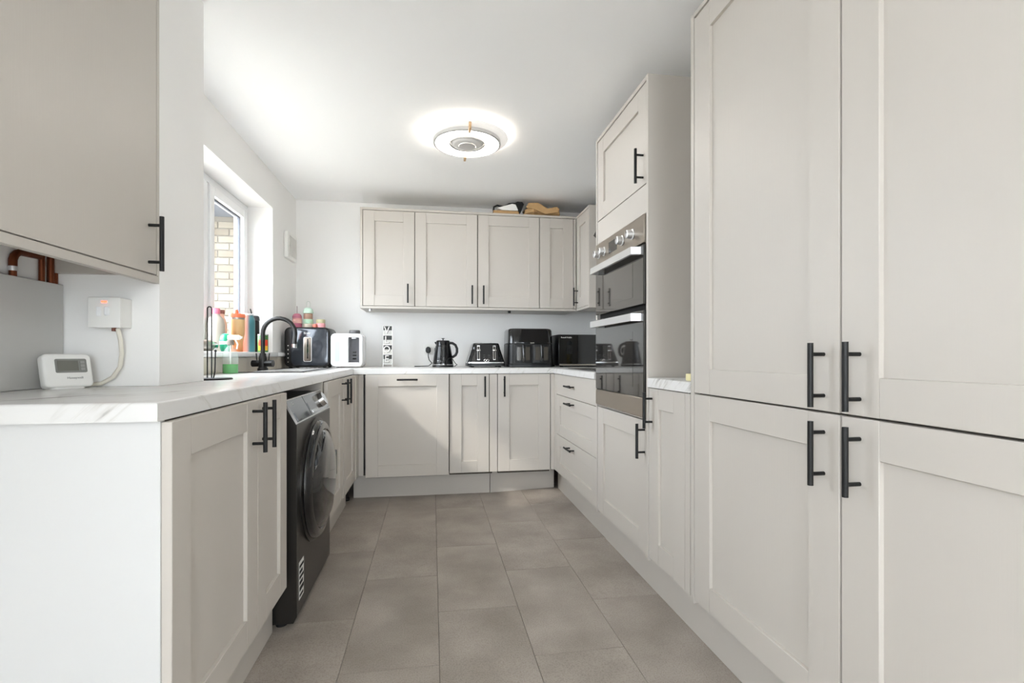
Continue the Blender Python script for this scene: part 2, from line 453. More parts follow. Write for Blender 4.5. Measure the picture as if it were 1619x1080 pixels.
m.box(XE + 0.0005, 0.876, 3.555, YB - 0.001, WB, WT, 0.005, 3, lambda c: abs(c.y - 3.555) < e and c.z > WT - e)
tag(link('worktop', m, marble_m), 'white marble-effect worktop along the back wall carrying the appliances', 'worktop')
m = M(); m.box(0.877, XRW - 0.001, 2.616, YB - 0.001, WB, WT, 0.005, 3, lambda c: abs(c.x - 0.877) < e and c.z > WT - e)
tag(link('worktop', m, marble_m), 'white marble-effect worktop with black hob above the drawers', 'worktop')
m = M(); m.box(0.882, XRW - 0.001, 1.612, 1.945, WB, WT, 0.005, 3, lambda c: abs(c.x - 0.882) < e and c.z > WT - e)
tag(link('worktop', m, marble_m), 'short white marble-effect worktop in the niche beside the oven tower', 'worktop')

# ------------------------------------------------------------------ left run
XD = -0.52
t = thing('base_cabinet', 'cashmere two-door base cabinet at the near end of the left run', 'cabinet', (-0.6, 1.1, 0))
m = M(); m.box(-0.69, XD - 0.021, 1.117, 1.905, 0.15, WB - 0.001); part('carcass', m, carc, t)
m = M(); m.box(-1.095, XD - 0.020, 1.098, 1.116, 0.0, WB - 0.001, 0.001); tag(part('end_panel', m, white_panel, t), 'white end panel')
d = part('door', shaker('X', XD, 1, 1.102, 1.603, DB, WB - 0.004, stl=0.082, str_=0.085), paint, t); handle(d, 'X', XD, 1, 1.56, 0.803)
d = part('door', shaker('X', XD, 1, 1.606, 1.905, DB, WB - 0.004, st=0.075), paint, t); handle(d, 'X', XD, 1, 1.645, 0.803)
m = M(); m.box(-0.597, -0.578, 1.117, 1.935, 0.0, 0.149); tag(link('plinth', m, paint), 'kickboard below the near left two-door cabinet', 'plinth')
m = M(); m.box(-0.63, -0.60, 1.90, 1.952, 0.0, 0.15); tag(link('support_strip', m, paint), 'short upright board beside the washing machine foot', 'board')

# washing machine
t = thing('washing_machine', 'graphite front-loading washing machine under the left worktop', 'washing machine', (-0.75, 2.265, 0))
wy0, wy1, wx = 1.962, 2.568, -0.50
m = M()
prof = [(wx - 0.52, 0.012), (wx - 0.012, 0.012), (wx, 0.035), (wx, 0.752), (wx - 0.006, 0.762), (wx - 0.05, 0.842), (wx - 0.52, 0.842)]
m.slab('Y', prof, wy0, wy1)
part('body', m, graphite, t, smooth=25)
def wm_pt(y, s, off):   # point on the sloped console: s 0 bottom .. 1 top
    a = Vector((wx - 0.004, 0, 0.757)); b = Vector((wx - 0.05, 0, 0.842)); n = Vector((b.z - a.z, 0, -(b.x - a.x))).normalized()
    p = a.lerp(b, s) + n * off
    return Vector((p.x, y, p.z))
def wm_quad(m, y0, y1, s0, s1, o0, o1):
    m.rings([[wm_pt(y0, s0, o), wm_pt(y1, s0, o), wm_pt(y1, s1, o), wm_pt(y0, s1, o)] for o in (o0, o1)])
m = M(); wm_quad(m, wy0 + 0.004, wy1 - 0.004, 0.03, 0.98, 0.0005, 0.006); cons = part('console', m, graphite_d, t, smooth=0)
m = M(); wm_quad(m, wy0, wy1, -0.02, 0.03, 0.0005, 0.008); wm_quad(m, wy0, wy0 + 0.004, 0.03, 1.0, 0.0005, 0.008); wm_quad(m, wy0, wy1, 0.98, 1.01, 0.0005, 0.007)
part('console_trim', m, steel_l, cons, smooth=0)
m = M(); wm_quad(m, wy0 + 0.03, wy0 + 0.20, 0.08, 0.42, 0.006, 0.0075); part('detergent_drawer', m, black_g, cons, smooth=0)
m = M(); wm_quad(m, wy0 + 0.26, wy0 + 0.40, 0.3, 0.62, 0.006, 0.0075); part('display', m, black_g, cons, smooth=0)
m = M(); wm_quad(m, wy0 + 0.245, wy0 + 0.247, 0.05, 0.97, 0.006, 0.0068); part('console_seam', m, black_m, cons, smooth=0)
m = M(); c = wm_pt(wy0 + 0.50, 0.52, 0.006); n_ = (wm_pt(0, 0, 1) - wm_pt(0, 0, 0)); m.cyl(c, c + n_ * 0.022, 0.034, 0.031, 28); part('dial', m, chrome, cons)
m = M()
for k in range(4): wm_quad(m, wy0 + 0.28 + k * 0.03, wy0 + 0.298 + k * 0.03, 0.12, 0.24, 0.006, 0.0085)
part('buttons', m, steel_l, cons, smooth=0)
text('maker_mark', 'LG', 0.018, facing(n_, wm_pt(wy0 + 0.075, 0.8, 0.0065)), white_pl, cons)
# door: dark bowl with glossy ring
cy, cz = 2.266, 0.484
m = M(); m.lathe([(0.245, 0.0), (0.250, 0.012), (0.246, 0.024), (0.236, 0.032), (0.212, 0.036), (0.206, 0.030)], wx, cy, cz, 48, 'X', cap=False); dr = part('door', m, black_g, t)
m = M(); m.lathe([(0.208, 0.030), (0.20, 0.040), (0.16, 0.058), (0.10, 0.068), (0.04, 0.072), (0.001, 0.0725)], wx, cy, cz, 48, 'X'); part('door_glass', m, mat('smoked_door', (40, 39, 38), 0.06, 0.3, coat=0.8), dr)
m = M(); m.lathe([(0.262, 0.0), (0.262, 0.006), (0.244, 0.010), (0.244, 0.0)], wx, cy, cz, 48, 'X', cap=False); part('door_bezel', m, graphite, dr)
m = M(); m.box(wx + 0.02, wx + 0.046, wy1 - 0.075, wy1 - 0.055, 0.44, 0.56, 0.005, 2); part('door_grip', m, black_g, dr)
m = M(); m.box(wx, wx + 0.0006, 1.993, 2.062, 0.082, 0.225); st = part('rating_label', m, mat('label_white', (225, 224, 220), 0.6, var=0.01), t, smooth=0)
m = M()
for i, (a, b, w) in enumerate(((0.2, 0.211, 1), (0.178, 0.19, .75), (0.158, 0.17, 1), (0.136, 0.15, .8), (0.112, 0.128, 1), (0.09, 0.1, .9))):
    m.box(wx + 0.0007, wx + 0.0011, 1.998, 1.998 + 0.06 * w, a, b)
part('label_print', m, black_m, st, smooth=0)
for k, (fx, fy) in enumerate(((-0.56, 1.985), (-0.56, 2.545), (-0.98, 1.985), (-0.98, 2.545))):
    m = M(); m.cyl((fx, fy, 0.0), (fx, fy, 0.0115), 0.02, n=14); part('foot', m, black_m, t)

# left far cabinet, slightly turned towards the room
t = thing('base_cabinet', 'cashmere two-door sink cabinet between washing machine and far left corner', 'cabinet', (-0.7, 3.0, 0))
XD2 = -0.516
m = M(); m.box(-1.0, XD2 - 0.021, 2.60, 3.50, 0.15, 0.70); m.box(-0.68, XD2 - 0.021, 2.60, 3.50, 0.70, WB - 0.001); part('carcass', m, carc, t)
m = M(); m.box(-0.95, XD2 - 0.022, 2.579, 2.597, 0.12, WB - 0.001); part('side_panel', m, paint, t)
d = part('door', shaker('X', XD2, 1, 2.602, 3.033, DB, WB - 0.004), paint, t); handle(d, 'X', XD2, 1, 2.992, 0.803)
d = part('door', shaker('X', XD2 + 0.004, 1, 3.037, 3.468, DB, WB - 0.004), paint, t); handle(d, 'X', XD2 + 0.004, 1, 3.078, 0.803)
m = M(); m.box(-0.53, -0.505, 3.472, 3.60, DB, WB - 0.004, 0.001); m.box(-0.505, -0.472, 3.578, 3.598, DB, WB - 0.004, 0.001); part('corner_post', m, paint, t)
m = M(); m.box(-0.597, -0.578, 2.60, 3.50, 0.0, 0.149); tag(link('plinth', m, paint), 'kickboard below the far left sink cabinet', 'plinth')
m = M(); m.cyl((-0.60, 3.62, 0.0), (-0.60, 3.62, 0.15), 0.022, n=14); m.cyl((-0.60, 3.62, 0.0), (-0.60, 3.62, 0.012), 0.032, n=14)
tag(link('cabinet_leg', m, black_p), 'black adjustable cabinet leg in the far left corner', 'cabinet leg')

# sink and tap
t = thing('sink', 'dark inset sink with drainer in the worktop below the window', 'sink', (-0.87, 3.28, WT))
m = M(); rim = 0.014
m.box(SX0 - rim, SX1 + rim, SY0 - rim, SY0 + 0.012, WT + 0.0005, WT + 0.006, 0.002, 2); m.box(SX0 - rim, SX1 + rim, SY1 - 0.012, SY1 + rim, WT + 0.0005, WT + 0.006, 0.002, 2)
m.box(SX0 - rim, SX0 + 0.075, SY0 + 0.012, SY1 - 0.012, WT + 0.0005, WT + 0.006, 0.001); m.box(SX1 - 0.012, SX1 + rim, SY0 + 0.012, SY1 - 0.012, WT + 0.0005, WT + 0.006, 0.001)
part('rim', m, sink_m, t)
m = M(); b0, b1 = SY0 + 0.012, SY0 + 0.47
m.box(SX0 + 0.075, SX0 + 0.08, b0, b1, 0.74, WT + 0.003); m.box(SX1 - 0.017, SX1 - 0.012, b0, b1, 0.74, WT + 0.003)
m.box(SX0 + 0.08, SX1 - 0.017, b0, b0 + 0.005, 0.74, WT + 0.003); m.box(SX0 + 0.08, SX1 - 0.017, b1 - 0.005, b1, 0.74, WT + 0.003)
m.box(SX0 + 0.08, SX1 - 0.017, b0 + 0.005, b1 - 0.005, 0.735, 0.742); part('bowl', m, steel_l, t)
m = M(); m.box(SX0 + 0.075, SX1 - 0.012, b1, SY1 - 0.012, WT - 0.012, WT + 0.001)
for k in range(6): m.box(SX0 + 0.10 + k * 0.028, SX0 + 0.11 + k * 0.028, b1 + 0.03, SY1 - 0.03, WT + 0.001, WT + 0.004, 0.001)
part('drainer', m, steel_l, t)
m = M(); m.cyl((-0.84, SY0 + 0.24, 0.742), (-0.84, SY0 + 0.24, 0.746), 0.04, n=24); part('waste', m, chrome, t)
tapm = mat('matt_black_tap', (38, 37, 36), 0.32, 0.4)
tx, ty, tz = -1.005, 3.185, WT + 0.006
t = thing('kitchen_tap', 'tall black gooseneck mixer tap behind the sink', 'tap', (tx, ty, tz))
m = M(); m.lathe([(0.03, 0), (0.03, 0.008), (0.024, 0.014), (0.023, 0.05), (0.0225, 0.07), (0.019, 0.085), (0.017, 0.10)], tx, ty, tz, 24); part('body', m, tapm, t)
m = M(); pts = [(tx, ty, tz + 0.098), (tx, ty, tz + 0.215)]
R = 0.095
for k in range(1, 15):
    a = PI - PI * 1.06 * k / 14
    pts.append((tx + R + R * math.cos(a), ty - 0.02 * k / 14, tz + 0.215 + R * math.sin(a)))
pts.append((pts[-1][0] - 0.003, ty - 0.022, tz + 0.155))
m.tube(pts, 0.0125, 14); part('spout', m, tapm, t)
m = M(); q = pts[-1]; m.cyl(q, (q[0] - 0.001, q[1], q[2] - 0.022), 0.0135, n=14); part('aerator', m, chrome, t)
for s in (-1, 1):
    m = M(); m.cyl((tx + s * 0.015, ty - 0.004 * s, tz + 0.038), (tx + s * 0.062, ty - 0.012 * s, tz + 0.038), 0.019, 0.0205, 18)
    h = part('valve_knob', m, tapm, t)
    m = M(); m.cyl((tx + s * 0.035, ty - 0.008 * s, tz + 0.05), (tx + s * 0.04, ty - 0.008 * s, tz + 0.10), 0.0035, n=8); part('lever', m, tapm, h)

# ------------------------------------------------------------------ back run
YD = 3.56
t = thing('dishwasher', 'integrated dishwasher behind a cashmere door with horizontal black handle', 'dishwasher', (-0.17, 3.85, 0))
m = M(); m.box(-0.45, 0.108, YD + 0.012, 4.15, 0.16, WB - 0.003); part('casing', m, dark_gap, t)
d = part('door', shaker('Y', YD - 0.014, -1, -0.4555, 0.1165, DB - 0.008, WB - 0.003, t=0.02), paint, t); handle(d, 'Y', YD - 0.014, -1, -0.17, 0.846, 0.142, True)
t = thing('base_cabinet', 'narrow cashmere base cabinet right of the dishwasher with black vertical handle', 'cabinet', (0.27, 3.85, 0))
m = M(); m.box(0.122, 0.43, YD + 0.021, 4.15, 0.16, WB - 0.001); part('carcass', m, carc, t)
d = part('door', shaker('Y', YD, -1, 0.1225, 0.4055, DB, WB - 0.004), paint, t); handle(d, 'Y', YD, -1, 0.374, 0.792)
m = M(); m.box(0.410, 0.4655, YD, YD + 0.02, DB, WB - 0.004, 0.001); part('filler_strip', m, paint, t)
t = thing('base_cabinet', 'cashmere base cabinet beside the right-hand corner of the back run', 'cabinet', (0.66, 3.85, 0))
m = M(); m.box(0.47, 0.855, YD + 0.021, 4.15, 0.16, WB - 0.001); part('carcass', m, carc, t)
d = part('door', shaker('Y', YD, -1, 0.4695, 0.8565, DB, WB - 0.004), paint, t); handle(d, 'Y', YD, -1, 0.514, 0.792)
m = M(); m.box(0.8615, 0.892, YD, YD + 0.02, DB, WB - 0.004, 0.001); m.box(0.890, 0.91, 3.502, 3.559, DB, WB - 0.004, 0.001); part('corner_post', m, paint, t)
m = M(); m.slab('Z', [(-0.552, 3.668), (0.4215, 3.655), (0.4215, 3.673), (-0.552, 3.686)], 0.0, 0.158); tag(link('plinth', m, paint), 'long kickboard below the dishwasher at the back', 'plinth')
m = M(); m.slab('Z', [(0.425, 3.652), (0.925, 3.722), (0.925, 3.740), (0.425, 3.670)], 0.0, 0.158); tag(link('plinth', m, paint), 'short slanting kickboard in the back right corner', 'plinth')

# ------------------------------------------------------------------ right run
XR = 0.89
t = thing('drawer_unit', 'cashmere three-drawer unit under the hob', 'drawers', (1.1, 3.04, 0))
m = M(); m.box(XR + 0.021, 1.45, 2.62, 3.50, 0.16, WB - 0.001); part('carcass', m, carc, t)
for (z0, z1, kind, hz) in ((0.736, WB - 0.004, 'slab', 0.812), (0.450, 0.732, 'sh', 0.698), (DB, 0.446, 'sh', 0.408)):
    mm = slabfront('X', XR, -1, 2.617, 3.499, z0, z1) if kind == 'slab' else shaker('X', XR, -1, 2.617, 3.499, z0, z1, st=0.085, ra=0.075)
    d = part('drawer', mm, paint, t); handle(d, 'X', XR, -1, 3.10, hz, 0.147, True)
# oven tower
t = thing('oven_housing', 'tall cashmere oven tower with cupboard door above and below', 'cabinet', (1.18, 2.28, 0))
m = M(); m.box(XR - 0.003, 1.49, 1.95, 1.968, 0.16, 2.19, 0.001); part('side_panel', m, paint, t)
m = M(); m.box(XR - 0.003, 1.49, 2.597, 2.614, 0.16, 2.19, 0.001); part('side_panel', m, paint, t)
m = M(); m.box(XR - 0.003, 1.49, 1.968, 2.597, 2.172, 2.19, 0.001); part('top_panel', m, paint, t)
m = M(); m.box(XR + 0.021, 1.47, 1.969, 2.596, 0.16, 0.735); part('lower_carcass', m, carc, t)
m = M(); m.box(XR + 0.021, 1.47, 1.969, 2.596, 1.617, 2.171); part('upper_carcass', m, carc, t)
d = part('door', shaker('X', XR, -1, 1.974, 2.592, 1.742, 2.168), paint, t); handle(d, 'X', XR, -1, 2.005, 1.822)
d = part('door', slabfront('X', XR, -1, 1.972, 2.594, 1.616, 1.738), paint, t)
d['label'] = 'plain filler panel'
d = part('door', shaker('X', XR, -1, 1.953, 2.594, DB, 0.738, stl=0.1), paint, t); handle(d, 'X', XR, -1, 1.99, 0.652)
# double oven
t = thing('double_oven', 'stainless steel built-in double oven with four knobs and black glass doors', 'oven', (1.15, 2.28, 0.744))
m = M(); m.box(XR + 0.012, 1.45, 1.98, 2.586, 0.745, 1.61); part('body', m, dark_gap, t)
m = M(); m.box(XR - 0.010, XR + 0.011, 1.974, 2.592, 1.492, 1.612, 0.002); cp = part('control_panel', m, steel, t)
for y in (2.542, 2.462, 2.215, 2.095):
    m = M(); m.lathe([(0.024, 0), (0.024, -0.004), (0.0195, -0.006), (0.0185, -0.028), (0.016, -0.030)], XR - 0.0105, y, 1.553, 24, 'X'); k = part('knob', m, steel_l, cp)
    m = M(); m.box(XR - 0.0418, XR - 0.0405, y - 0.0015, y + 0.0015, 1.556, 1.567); part('pointer', m, black_m, k)
m = M(); m.box(XR - 0.0112, XR - 0.0102, 2.285, 2.395, 1.527, 1.583); part('display', m, black_g, cp)
def bar_handle(parent, z, y0, y1):
    m = M()
    out = [(y0, XR - 0.012), (y0 + 0.008, XR - 0.055), (y1 - 0.008, XR - 0.055), (y1, XR - 0.012), (y1 - 0.02, XR - 0.012), (y1 - 0.03, XR - 0.042), (y0 + 0.03, XR - 0.042), (y0 + 0.02, XR - 0.012)]
    m2 = [[(x, y, zz) for (y, x) in out] for zz in (z - 0.016, z + 0.016)]
    m.rings(m2)
    return part('handle', m, steel_l, parent, smooth=0)
m = M(); m.box(XR - 0.012, XR + 0.011, 1.974, 2.592, 1.232, 1.484, 0.002); d = part('oven_door', m, glass_dark, t); bar_handle(d, 1.462, 2.0, 2.565)
m = M(); m.box(XR - 0.0126, XR - 0.0121, 2.09, 2.48, 1.27, 1.425); part('window_panel', m, mat('oven_window', (52, 49, 46), 0.03, spec=0.8, coat=0.8), d)
m = M(); m.box(XR - 0.012, XR + 0.011, 1.974, 2.592, 0.836, 1.206, 0.002); d = part('oven_door', m, glass_dark, t); bar_handle(d, 1.178, 2.0, 2.565)
m = M(); m.box(XR - 0.0126, XR - 0.0121, 2.09, 2.48, 0.875, 1.12); part('window_panel', m, MATS['oven_window'], d)
m = M(); m.box(XR - 0.012, XR + 0.011, 1.974, 2.592, 0.752, 0.834, 0.002); part('lower_trim', m, steel, t)
m = M(); m.box(XR - 0.006, XR + 0.011, 1.974, 2.592, 0.7445, 0.751, 0.001); part('bottom_lip', m, chrome, t)
# narrow base unit in the niche
t = thing('base_cabinet', 'narrow cashmere base cabinet between oven tower and tall cupboards', 'cabinet', (1.18, 1.78, 0))
m = M(); m.box(XR + 0.021, 1.45, 1.62, 1.945, 0.16, WB - 0.001); part('carcass', m, carc, t)
d = part('door', shaker('X', XR, -1, 1.652, 1.947, DB, WB - 0.004), paint, t); handle(d, 'X', XR, -1, 1.918, 0.79)
m = M(); m.box(XR, XR + 0.02, 1.614, 1.649, DB, WB - 0.004, 0.001); part('filler_strip', m, paint, t)
# tall larder units
def larder(label, y0, y1, hy, endp):
    t = thing('tall_cupboard', label, 'cupboard', (1.2, (y0 + y1) / 2, 0), 'tall cupboards on the right')
    m = M(); m.box(XR + 0.021, 1.49, y0 + 0.002, y1 - 0.002, 0.16, 2.175); part('carcass', m, carc, t)
    if endp:
        m = M(); m.box(XR - 0.002, 1.49, y1 + 0.001, y1 + 0.019, 0.16, 2.19, 0.001); part('side_panel', m, paint, t)
    m = M(); m.box(XR - 0.002, 1.49, y0, y1, 2.176, 2.19, 0.001); part('top_panel', m, paint, t)
    kw = dict(st=0.093)
    d = part('door', shaker('X', XR, -1, y0 + 0.002, y1 - 0.002, WB + 0.003, 2.170, **kw), paint, t); handle(d, 'X', XR, -1, hy, 0.970)
    d = part('door', shaker('X', XR, -1, y0 + 0.002, y1 - 0.002, DB, WB - 0.002, **kw), paint, t); handle(d, 'X', XR, -1, hy, 0.791)
    return t
larder('tall cashmere cupboard next to the niche, handles on its near edge', 0.968, 1.587, 1.014, True)
larder('tall cashmere cupboard at the right picture edge, nearest the camera', 0.352, 0.966, 0.917, False)
m = M(); m.box(0.952, 0.97, 2.632, 3.700, 0.0, 0.158); tag(link('plinth', m, paint), 'kickboard below the drawers on the right', 'plinth')
m = M(); m.box(0.949, 0.967, 0.30, 2.631, 0.0, 0.158); tag(link('plinth', m, paint), 'long kickboard below oven tower and tall cupboards', 'plinth')

# ------------------------------------------------------------------ wall units
YU = 3.94
t = thing('wall_cabinet', 'run of cashmere wall cabinets across the back wall', 'cabinet', (0.3, 4.1, 1.375))
m = M(); m.box(-0.545, 1.168, YU - 0.002, YB - 0.001, 2.135, 2.153, 0.001); part('top_panel', m, paint, t)
m = M(); m.box(-0.545, 1.168, YU - 0.002, YB - 0.001, 1.377, 1.395, 0.001); part('bottom_panel', m, paint, t)
m = M(); m.box(-0.545, -0.527, YU - 0.002, YB - 0.001, 1.395, 2.135, 0.001); part('side_panel', m, paint, t)
m = M(); m.box(-0.526, 1.168, YU + 0.021, YB - 0.001, 1.396, 2.134); part('carcass', m, carc, t)
for (a, b, hx, st_) in ((-0.524, -0.136, -0.185, 0.085), (-0.131, 0.354, 0.312, 0.085), (0.361, 0.857, 0.402, 0.085), (0.863, 1.142, None, 0.085)):
    d = part('door', shaker('Y', YU, -1, a, b, 1.398, 2.132, st=st_), paint, t)
    if hx is not None: handle(d, 'Y', YU, -1, hx, 1.493)
m = M(); m.box(1.146, 1.166, YU, YU + 0.02, 1.398, 2.132, 0.001); part('corner_post', m, paint, t)
for x in (-0.475, 0.62):
    m = M(); m.cyl((x, YU + 0.05, 1.377), (x, YU + 0.05, 1.358), 0.012, n=14); part('fixing', m, steel_l if x < 0 else black_m, t)
t = thing('wall_cabinet', 'wall cabinet on the right wall joining the corner, beside the oven tower', 'cabinet', (1.33, 3.77, 1.375))
m = M(); m.box(1.190, 1.499, 3.622, YU - 0.003, 1.396, 2.134); part('carcass', m, carc, t)
m = M(); m.box(1.168, 1.499, 3.604, 3.621, 1.377, 2.153, 0.001); part('side_panel', m, paint, t)
m = M(); m.box(1.168, 1.499, 3.621, YU - 0.003, 2.135, 2.153, 0.001); part('top_panel', m, paint, t)
m = M(); m.box(1.168, 1.499, 3.621, YU - 0.003, 1.377, 1.395, 0.001); part('bottom_panel', m, paint, t)
d = part('door', shaker('X', 1.169, -1, 3.626, 3.932, 1.398, 2.132, st=0.075), paint, t); handle(d, 'X', 1.169, -1, 3.895, 1.49)
# boiler cupboard, left foreground
XBF = -0.818
t = thing('boiler_cabinet', 'cashmere wall cabinet in the left foreground with open underside', 'cabinet', (-0.96, 1.1, 1.23))
m = M(); m.box(XBF - 0.018, XBF - 0.0, 0.45, 1.659, 1.232, 1.254, 0.001); part('bottom_rail', m, paint, t)
m = M(); m.box(XBF - 0.005, XBF, 1.645, 1.659, 1.255, 2.17, 0.0005); m.box(XL + 0.001, XBF - 0.021, 1.640, 1.659, 1.256, 2.17); part('side_panel', m, paint, t)
m = M(); m.box(XL + 0.001, XBF - 0.021, 0.45, 0.468, 1.256, 2.17); part('side_panel', m, paint, t)
m = M(); m.box(XL + 0.001, XBF, 0.45, 1.659, 2.171, 2.19); part('top_panel', m, paint, t)
m = M(); m.box(XL + 0.05, XBF - 0.021, 0.47, 1.638, 1.45, 1.46); part('shelf', m, dark_gap, t)
d = part('door', slabfront('X', XBF, 1, 1.081, 1.643, 1.257, 2.168), paint, t); handle(d, 'X', XBF, 1, 1.602, 1.342, 0.16)
part('door', slabfront('X', XBF, 1, 0.47, 1.077, 1.257, 2.168), paint, t)

# ------------------------------------------------------------------ ceiling lamp
LX, LY = 0.2, 2.87
t = thing('ceiling_lamp', 'round white LED ceiling lamp with glowing ring and silver trims', 'lamp', (LX, LY, 2.22))
glow = emission('lamp_glow', (255, 250, 243), 5.5)
glow2 = emission('lamp_halo', (255, 250, 243), 8.5)
white_sat = mat('lamp_white', (238, 236, 232), 0.4, var=0.004)
m = M(); m.lathe([(0.205, ZC - 0.002), (0.205, ZC - 0.012), (0.06, ZC - 0.012)], LX, LY, 0, 56, cap=False); m.lathe([(0.205, ZC - 0.002), (0.001, ZC - 0.002)], LX, LY, 0, 56, cap=False); part('back_plate', m, white_sat, t)
m = M(); m.lathe([(0.206, ZC - 0.004), (0.214, ZC - 0.006), (0.214, ZC - 0.016), (0.206, ZC - 0.018), (0.206, ZC - 0.004)], LX, LY, 0, 56, cap=False); part('halo_light', m, glow2, t)
m = M(); m.lathe([(0.233, ZC - 0.020), (0.236, ZC - 0.024), (0.225, ZC - 0.034), (0.196, ZC - 0.042), (0.190, ZC - 0.040), (0.190, ZC - 0.020), (0.233, ZC - 0.020)], LX, LY, 0, 56, cap=False); part('outer_ring', m, mat('lamp_acrylic', (232, 230, 226), 0.4, emit=((255, 250, 244), 0.15)), t)
m = M(); m.lathe([(0.189, ZC - 0.034), (0.193, ZC - 0.036), (0.193, ZC - 0.058), (0.186, ZC - 0.062), (0.182, ZC - 0.060), (0.182, ZC - 0.034), (0.189, ZC - 0.034)], LX, LY, 0, 56, cap=False); part('silver_ring', m, steel_l, t)
m = M(); m.lathe([(0.181, ZC - 0.050), (0.176, ZC - 0.054), (0.112, ZC - 0.056), (0.104, ZC - 0.052), (0.104, ZC - 0.046), (0.181, ZC - 0.044), (0.181, ZC - 0.050)], LX, LY, 0, 56, cap=False); part('diffuser', m, glow, t)
m = M(); m.lathe([(0.103, ZC - 0.040), (0.105, ZC - 0.055), (0.101, ZC - 0.060), (0.097, ZC - 0.058), (0.097, ZC - 0.040), (0.103, ZC - 0.040)], LX, LY, 0, 48, cap=False); part('inner_ring', m, mat('lamp_trim_grey', (150, 148, 146), 0.5), t)
m = M(); m.lathe([(0.096, ZC - 0.050), (0.088, ZC - 0.060), (0.07, ZC - 0.066), (0.05, ZC - 0.068)], LX, LY, 0, 48, cap=False); part('dome', m, mat('lamp_dome', (214, 212, 209), 0.35, emit=None), t)
m = M(); m.lathe([(0.05, ZC - 0.066), (0.048, ZC - 0.071), (0.02, ZC - 0.073), (0.001, ZC - 0.073)], LX, LY, 0, 32); part('centre_cap', m, steel_l, t)
for s in (-1, 1):
    m = M(); m.box(LX - 0.007, LX + 0.007, LY + s * 0.170, LY + s * 0.228, ZC - 0.068, ZC - 0.024, 0.002); part('clip', m, gold, t)

# ------------------------------------------------------------------ left foreground details
m = M(); m.box(XL + 0.018, XL + 0.026, 0.85, 1.656, WT + 0.0008, 1.222, 0.001)
tag(link('splashback_panel', m, mat('grey_metal_panel', (196, 195, 192), 0.38, 0.15, var=0.03)), 'plain grey panel leaning along the left wall below the cabinet', 'panel')
def pipe(label, y, x, r, elbow=False):
    t = thing('copper_pipe', label, 'pipe', (x, y, WT + 0.01), 'copper pipes under the boiler cabinet')
    m = M(); m.cyl((x, y, WT + 0.001), (x, y, 1.255 if elbow else 1.40), r, n=14); part('tube', m, copper, t)
    if elbow:
        m = M(); pts = [(x, y, 1.25)] + [(x, y + 0.03 - 0.03 * math.cos(a), 1.262 + 0.03 * math.sin(a)) for a in (0.2, 0.6, 1.0, 1.4)] + [(x, y + 0.09, 1.294)]
        m.tube(pts, r * 1.12, 14); part('elbow', m, copper, t)
        m = M(); m.lathe([(r * 1.22, 0), (r * 1.22, 0.012)], x, y, 1.238, 14); part('collar', m, steel_l, t)
# the pipes stand between wall and panel, so they stay slim
pipe('leftmost copper pipe with an elbow under the boiler cabinet', 1.500, XL + 0.0095, 0.0083, True)
pipe('thin brown copper pipe, middle one above the grey panel', 1.600, XL + 0.0085, 0.0072)
pipe('copper pipe with worn paint, third from the left above the grey panel', 1.632, XL + 0.0092, 0.0082)
pipe('rightmost dark copper pipe beside the white wall corner', 1.652, XL + 0.0075, 0.0065)
# fused switch box on the pier
t = thing('switch_box', 'white surface-mounted fused switch box with red neon on the pier wall', 'switch', (-0.933, 1.63, 1.096))
m = M(); m.box(-0.975, -0.892, 1.607, 1.659, 1.096, 1.182, 0.003, 2); part('back_box', m, white_pl, t)
m = M(); m.box(-0.976, -0.891, 1.599, 1.607, 1.095, 1.183, 0.003, 2); fp = part('face_plate', m, white_pl, t)
m = M(); m.box(-0.953, -0.940, 1.5975, 1.5995, 1.128, 1.155, 0.001); part('fuse_carrier', m, upvc, fp)
m = M(); m.box(-0.932, -0.918, 1.595, 1.5995, 1.130, 1.156, 0.002); part('rocker', m, upvc, fp)
m = M(); m.box(-0.940, -0.926, 1.5982, 1.5995, 1.167, 1.172); part('neon', m, mat('red_neon', (255, 70, 50), 0.4, emit=((255, 60, 40), 3.0)), fp)
m = M(); m.cyl((-0.925, 1.63, 1.086), (-0.925, 1.63, 1.096), 0.006, n=10); part('cable_grommet', m, mat('brown_grommet', (120, 70, 55), 0.6), t)
m = M(); m.tube([(-0.915, 1.63, 1.094), (-0.909, 1.632, 1.06), (-0.908, 1.636, 1.02), (-0.915, 1.64, 0.98), (-0.935, 1.642, 0.95), (-0.965, 1.642, 0.932), (-1.0, 1.635, 0.9285), (-1.04, 1.63, 0.9285)], 0.0058, 10)
tag(link('power_cable', m, mat('cream_cable', (226, 221, 208), 0.45)), 'cream power cable curving down from the switch box to the worktop', 'cable')
# thermostat on a stand
ang = math.radians(56)
TM = Matrix.Translation((-0.995, 1.555, WT)) @ Matrix.Rotation(ang, 4, 'Z') @ Matrix.Rotation(math.radians(-14), 4, 'X')
t = thing('thermostat', 'white wireless room thermostat with grey screen leaning on the worktop', 'thermostat', (-0.995, 1.555, WT))
m = M(TM); m.slab('Y', rrect(-0.055, 0.055, 0.003, 0.098, 0.012), -0.014, 0.018, 0.006, 3); part('case', m, white_pl, t)
m = M(TM); m.slab('Y', rrect(-0.030, 0.042, 0.043, 0.082, 0.004), -0.0152, -0.0138); sc = part('screen_frame', m, mat('grey_bezel', (128, 128, 124), 0.4), t)
m = M(TM); m.box(-0.025, 0.022, -0.0158, -0.0153, 0.048, 0.077); part('screen', m, mat('lcd_green', (112, 112, 104), 0.15), sc)
m = M(TM)
for k in range(3): m.box(0.027, 0.037, -0.0162, -0.0153, 0.049 + k * 0.0098, 0.056 + k * 0.0098)
part('screen_buttons', m, mat('grey_button', (150, 150, 146), 0.4), sc, smooth=0)
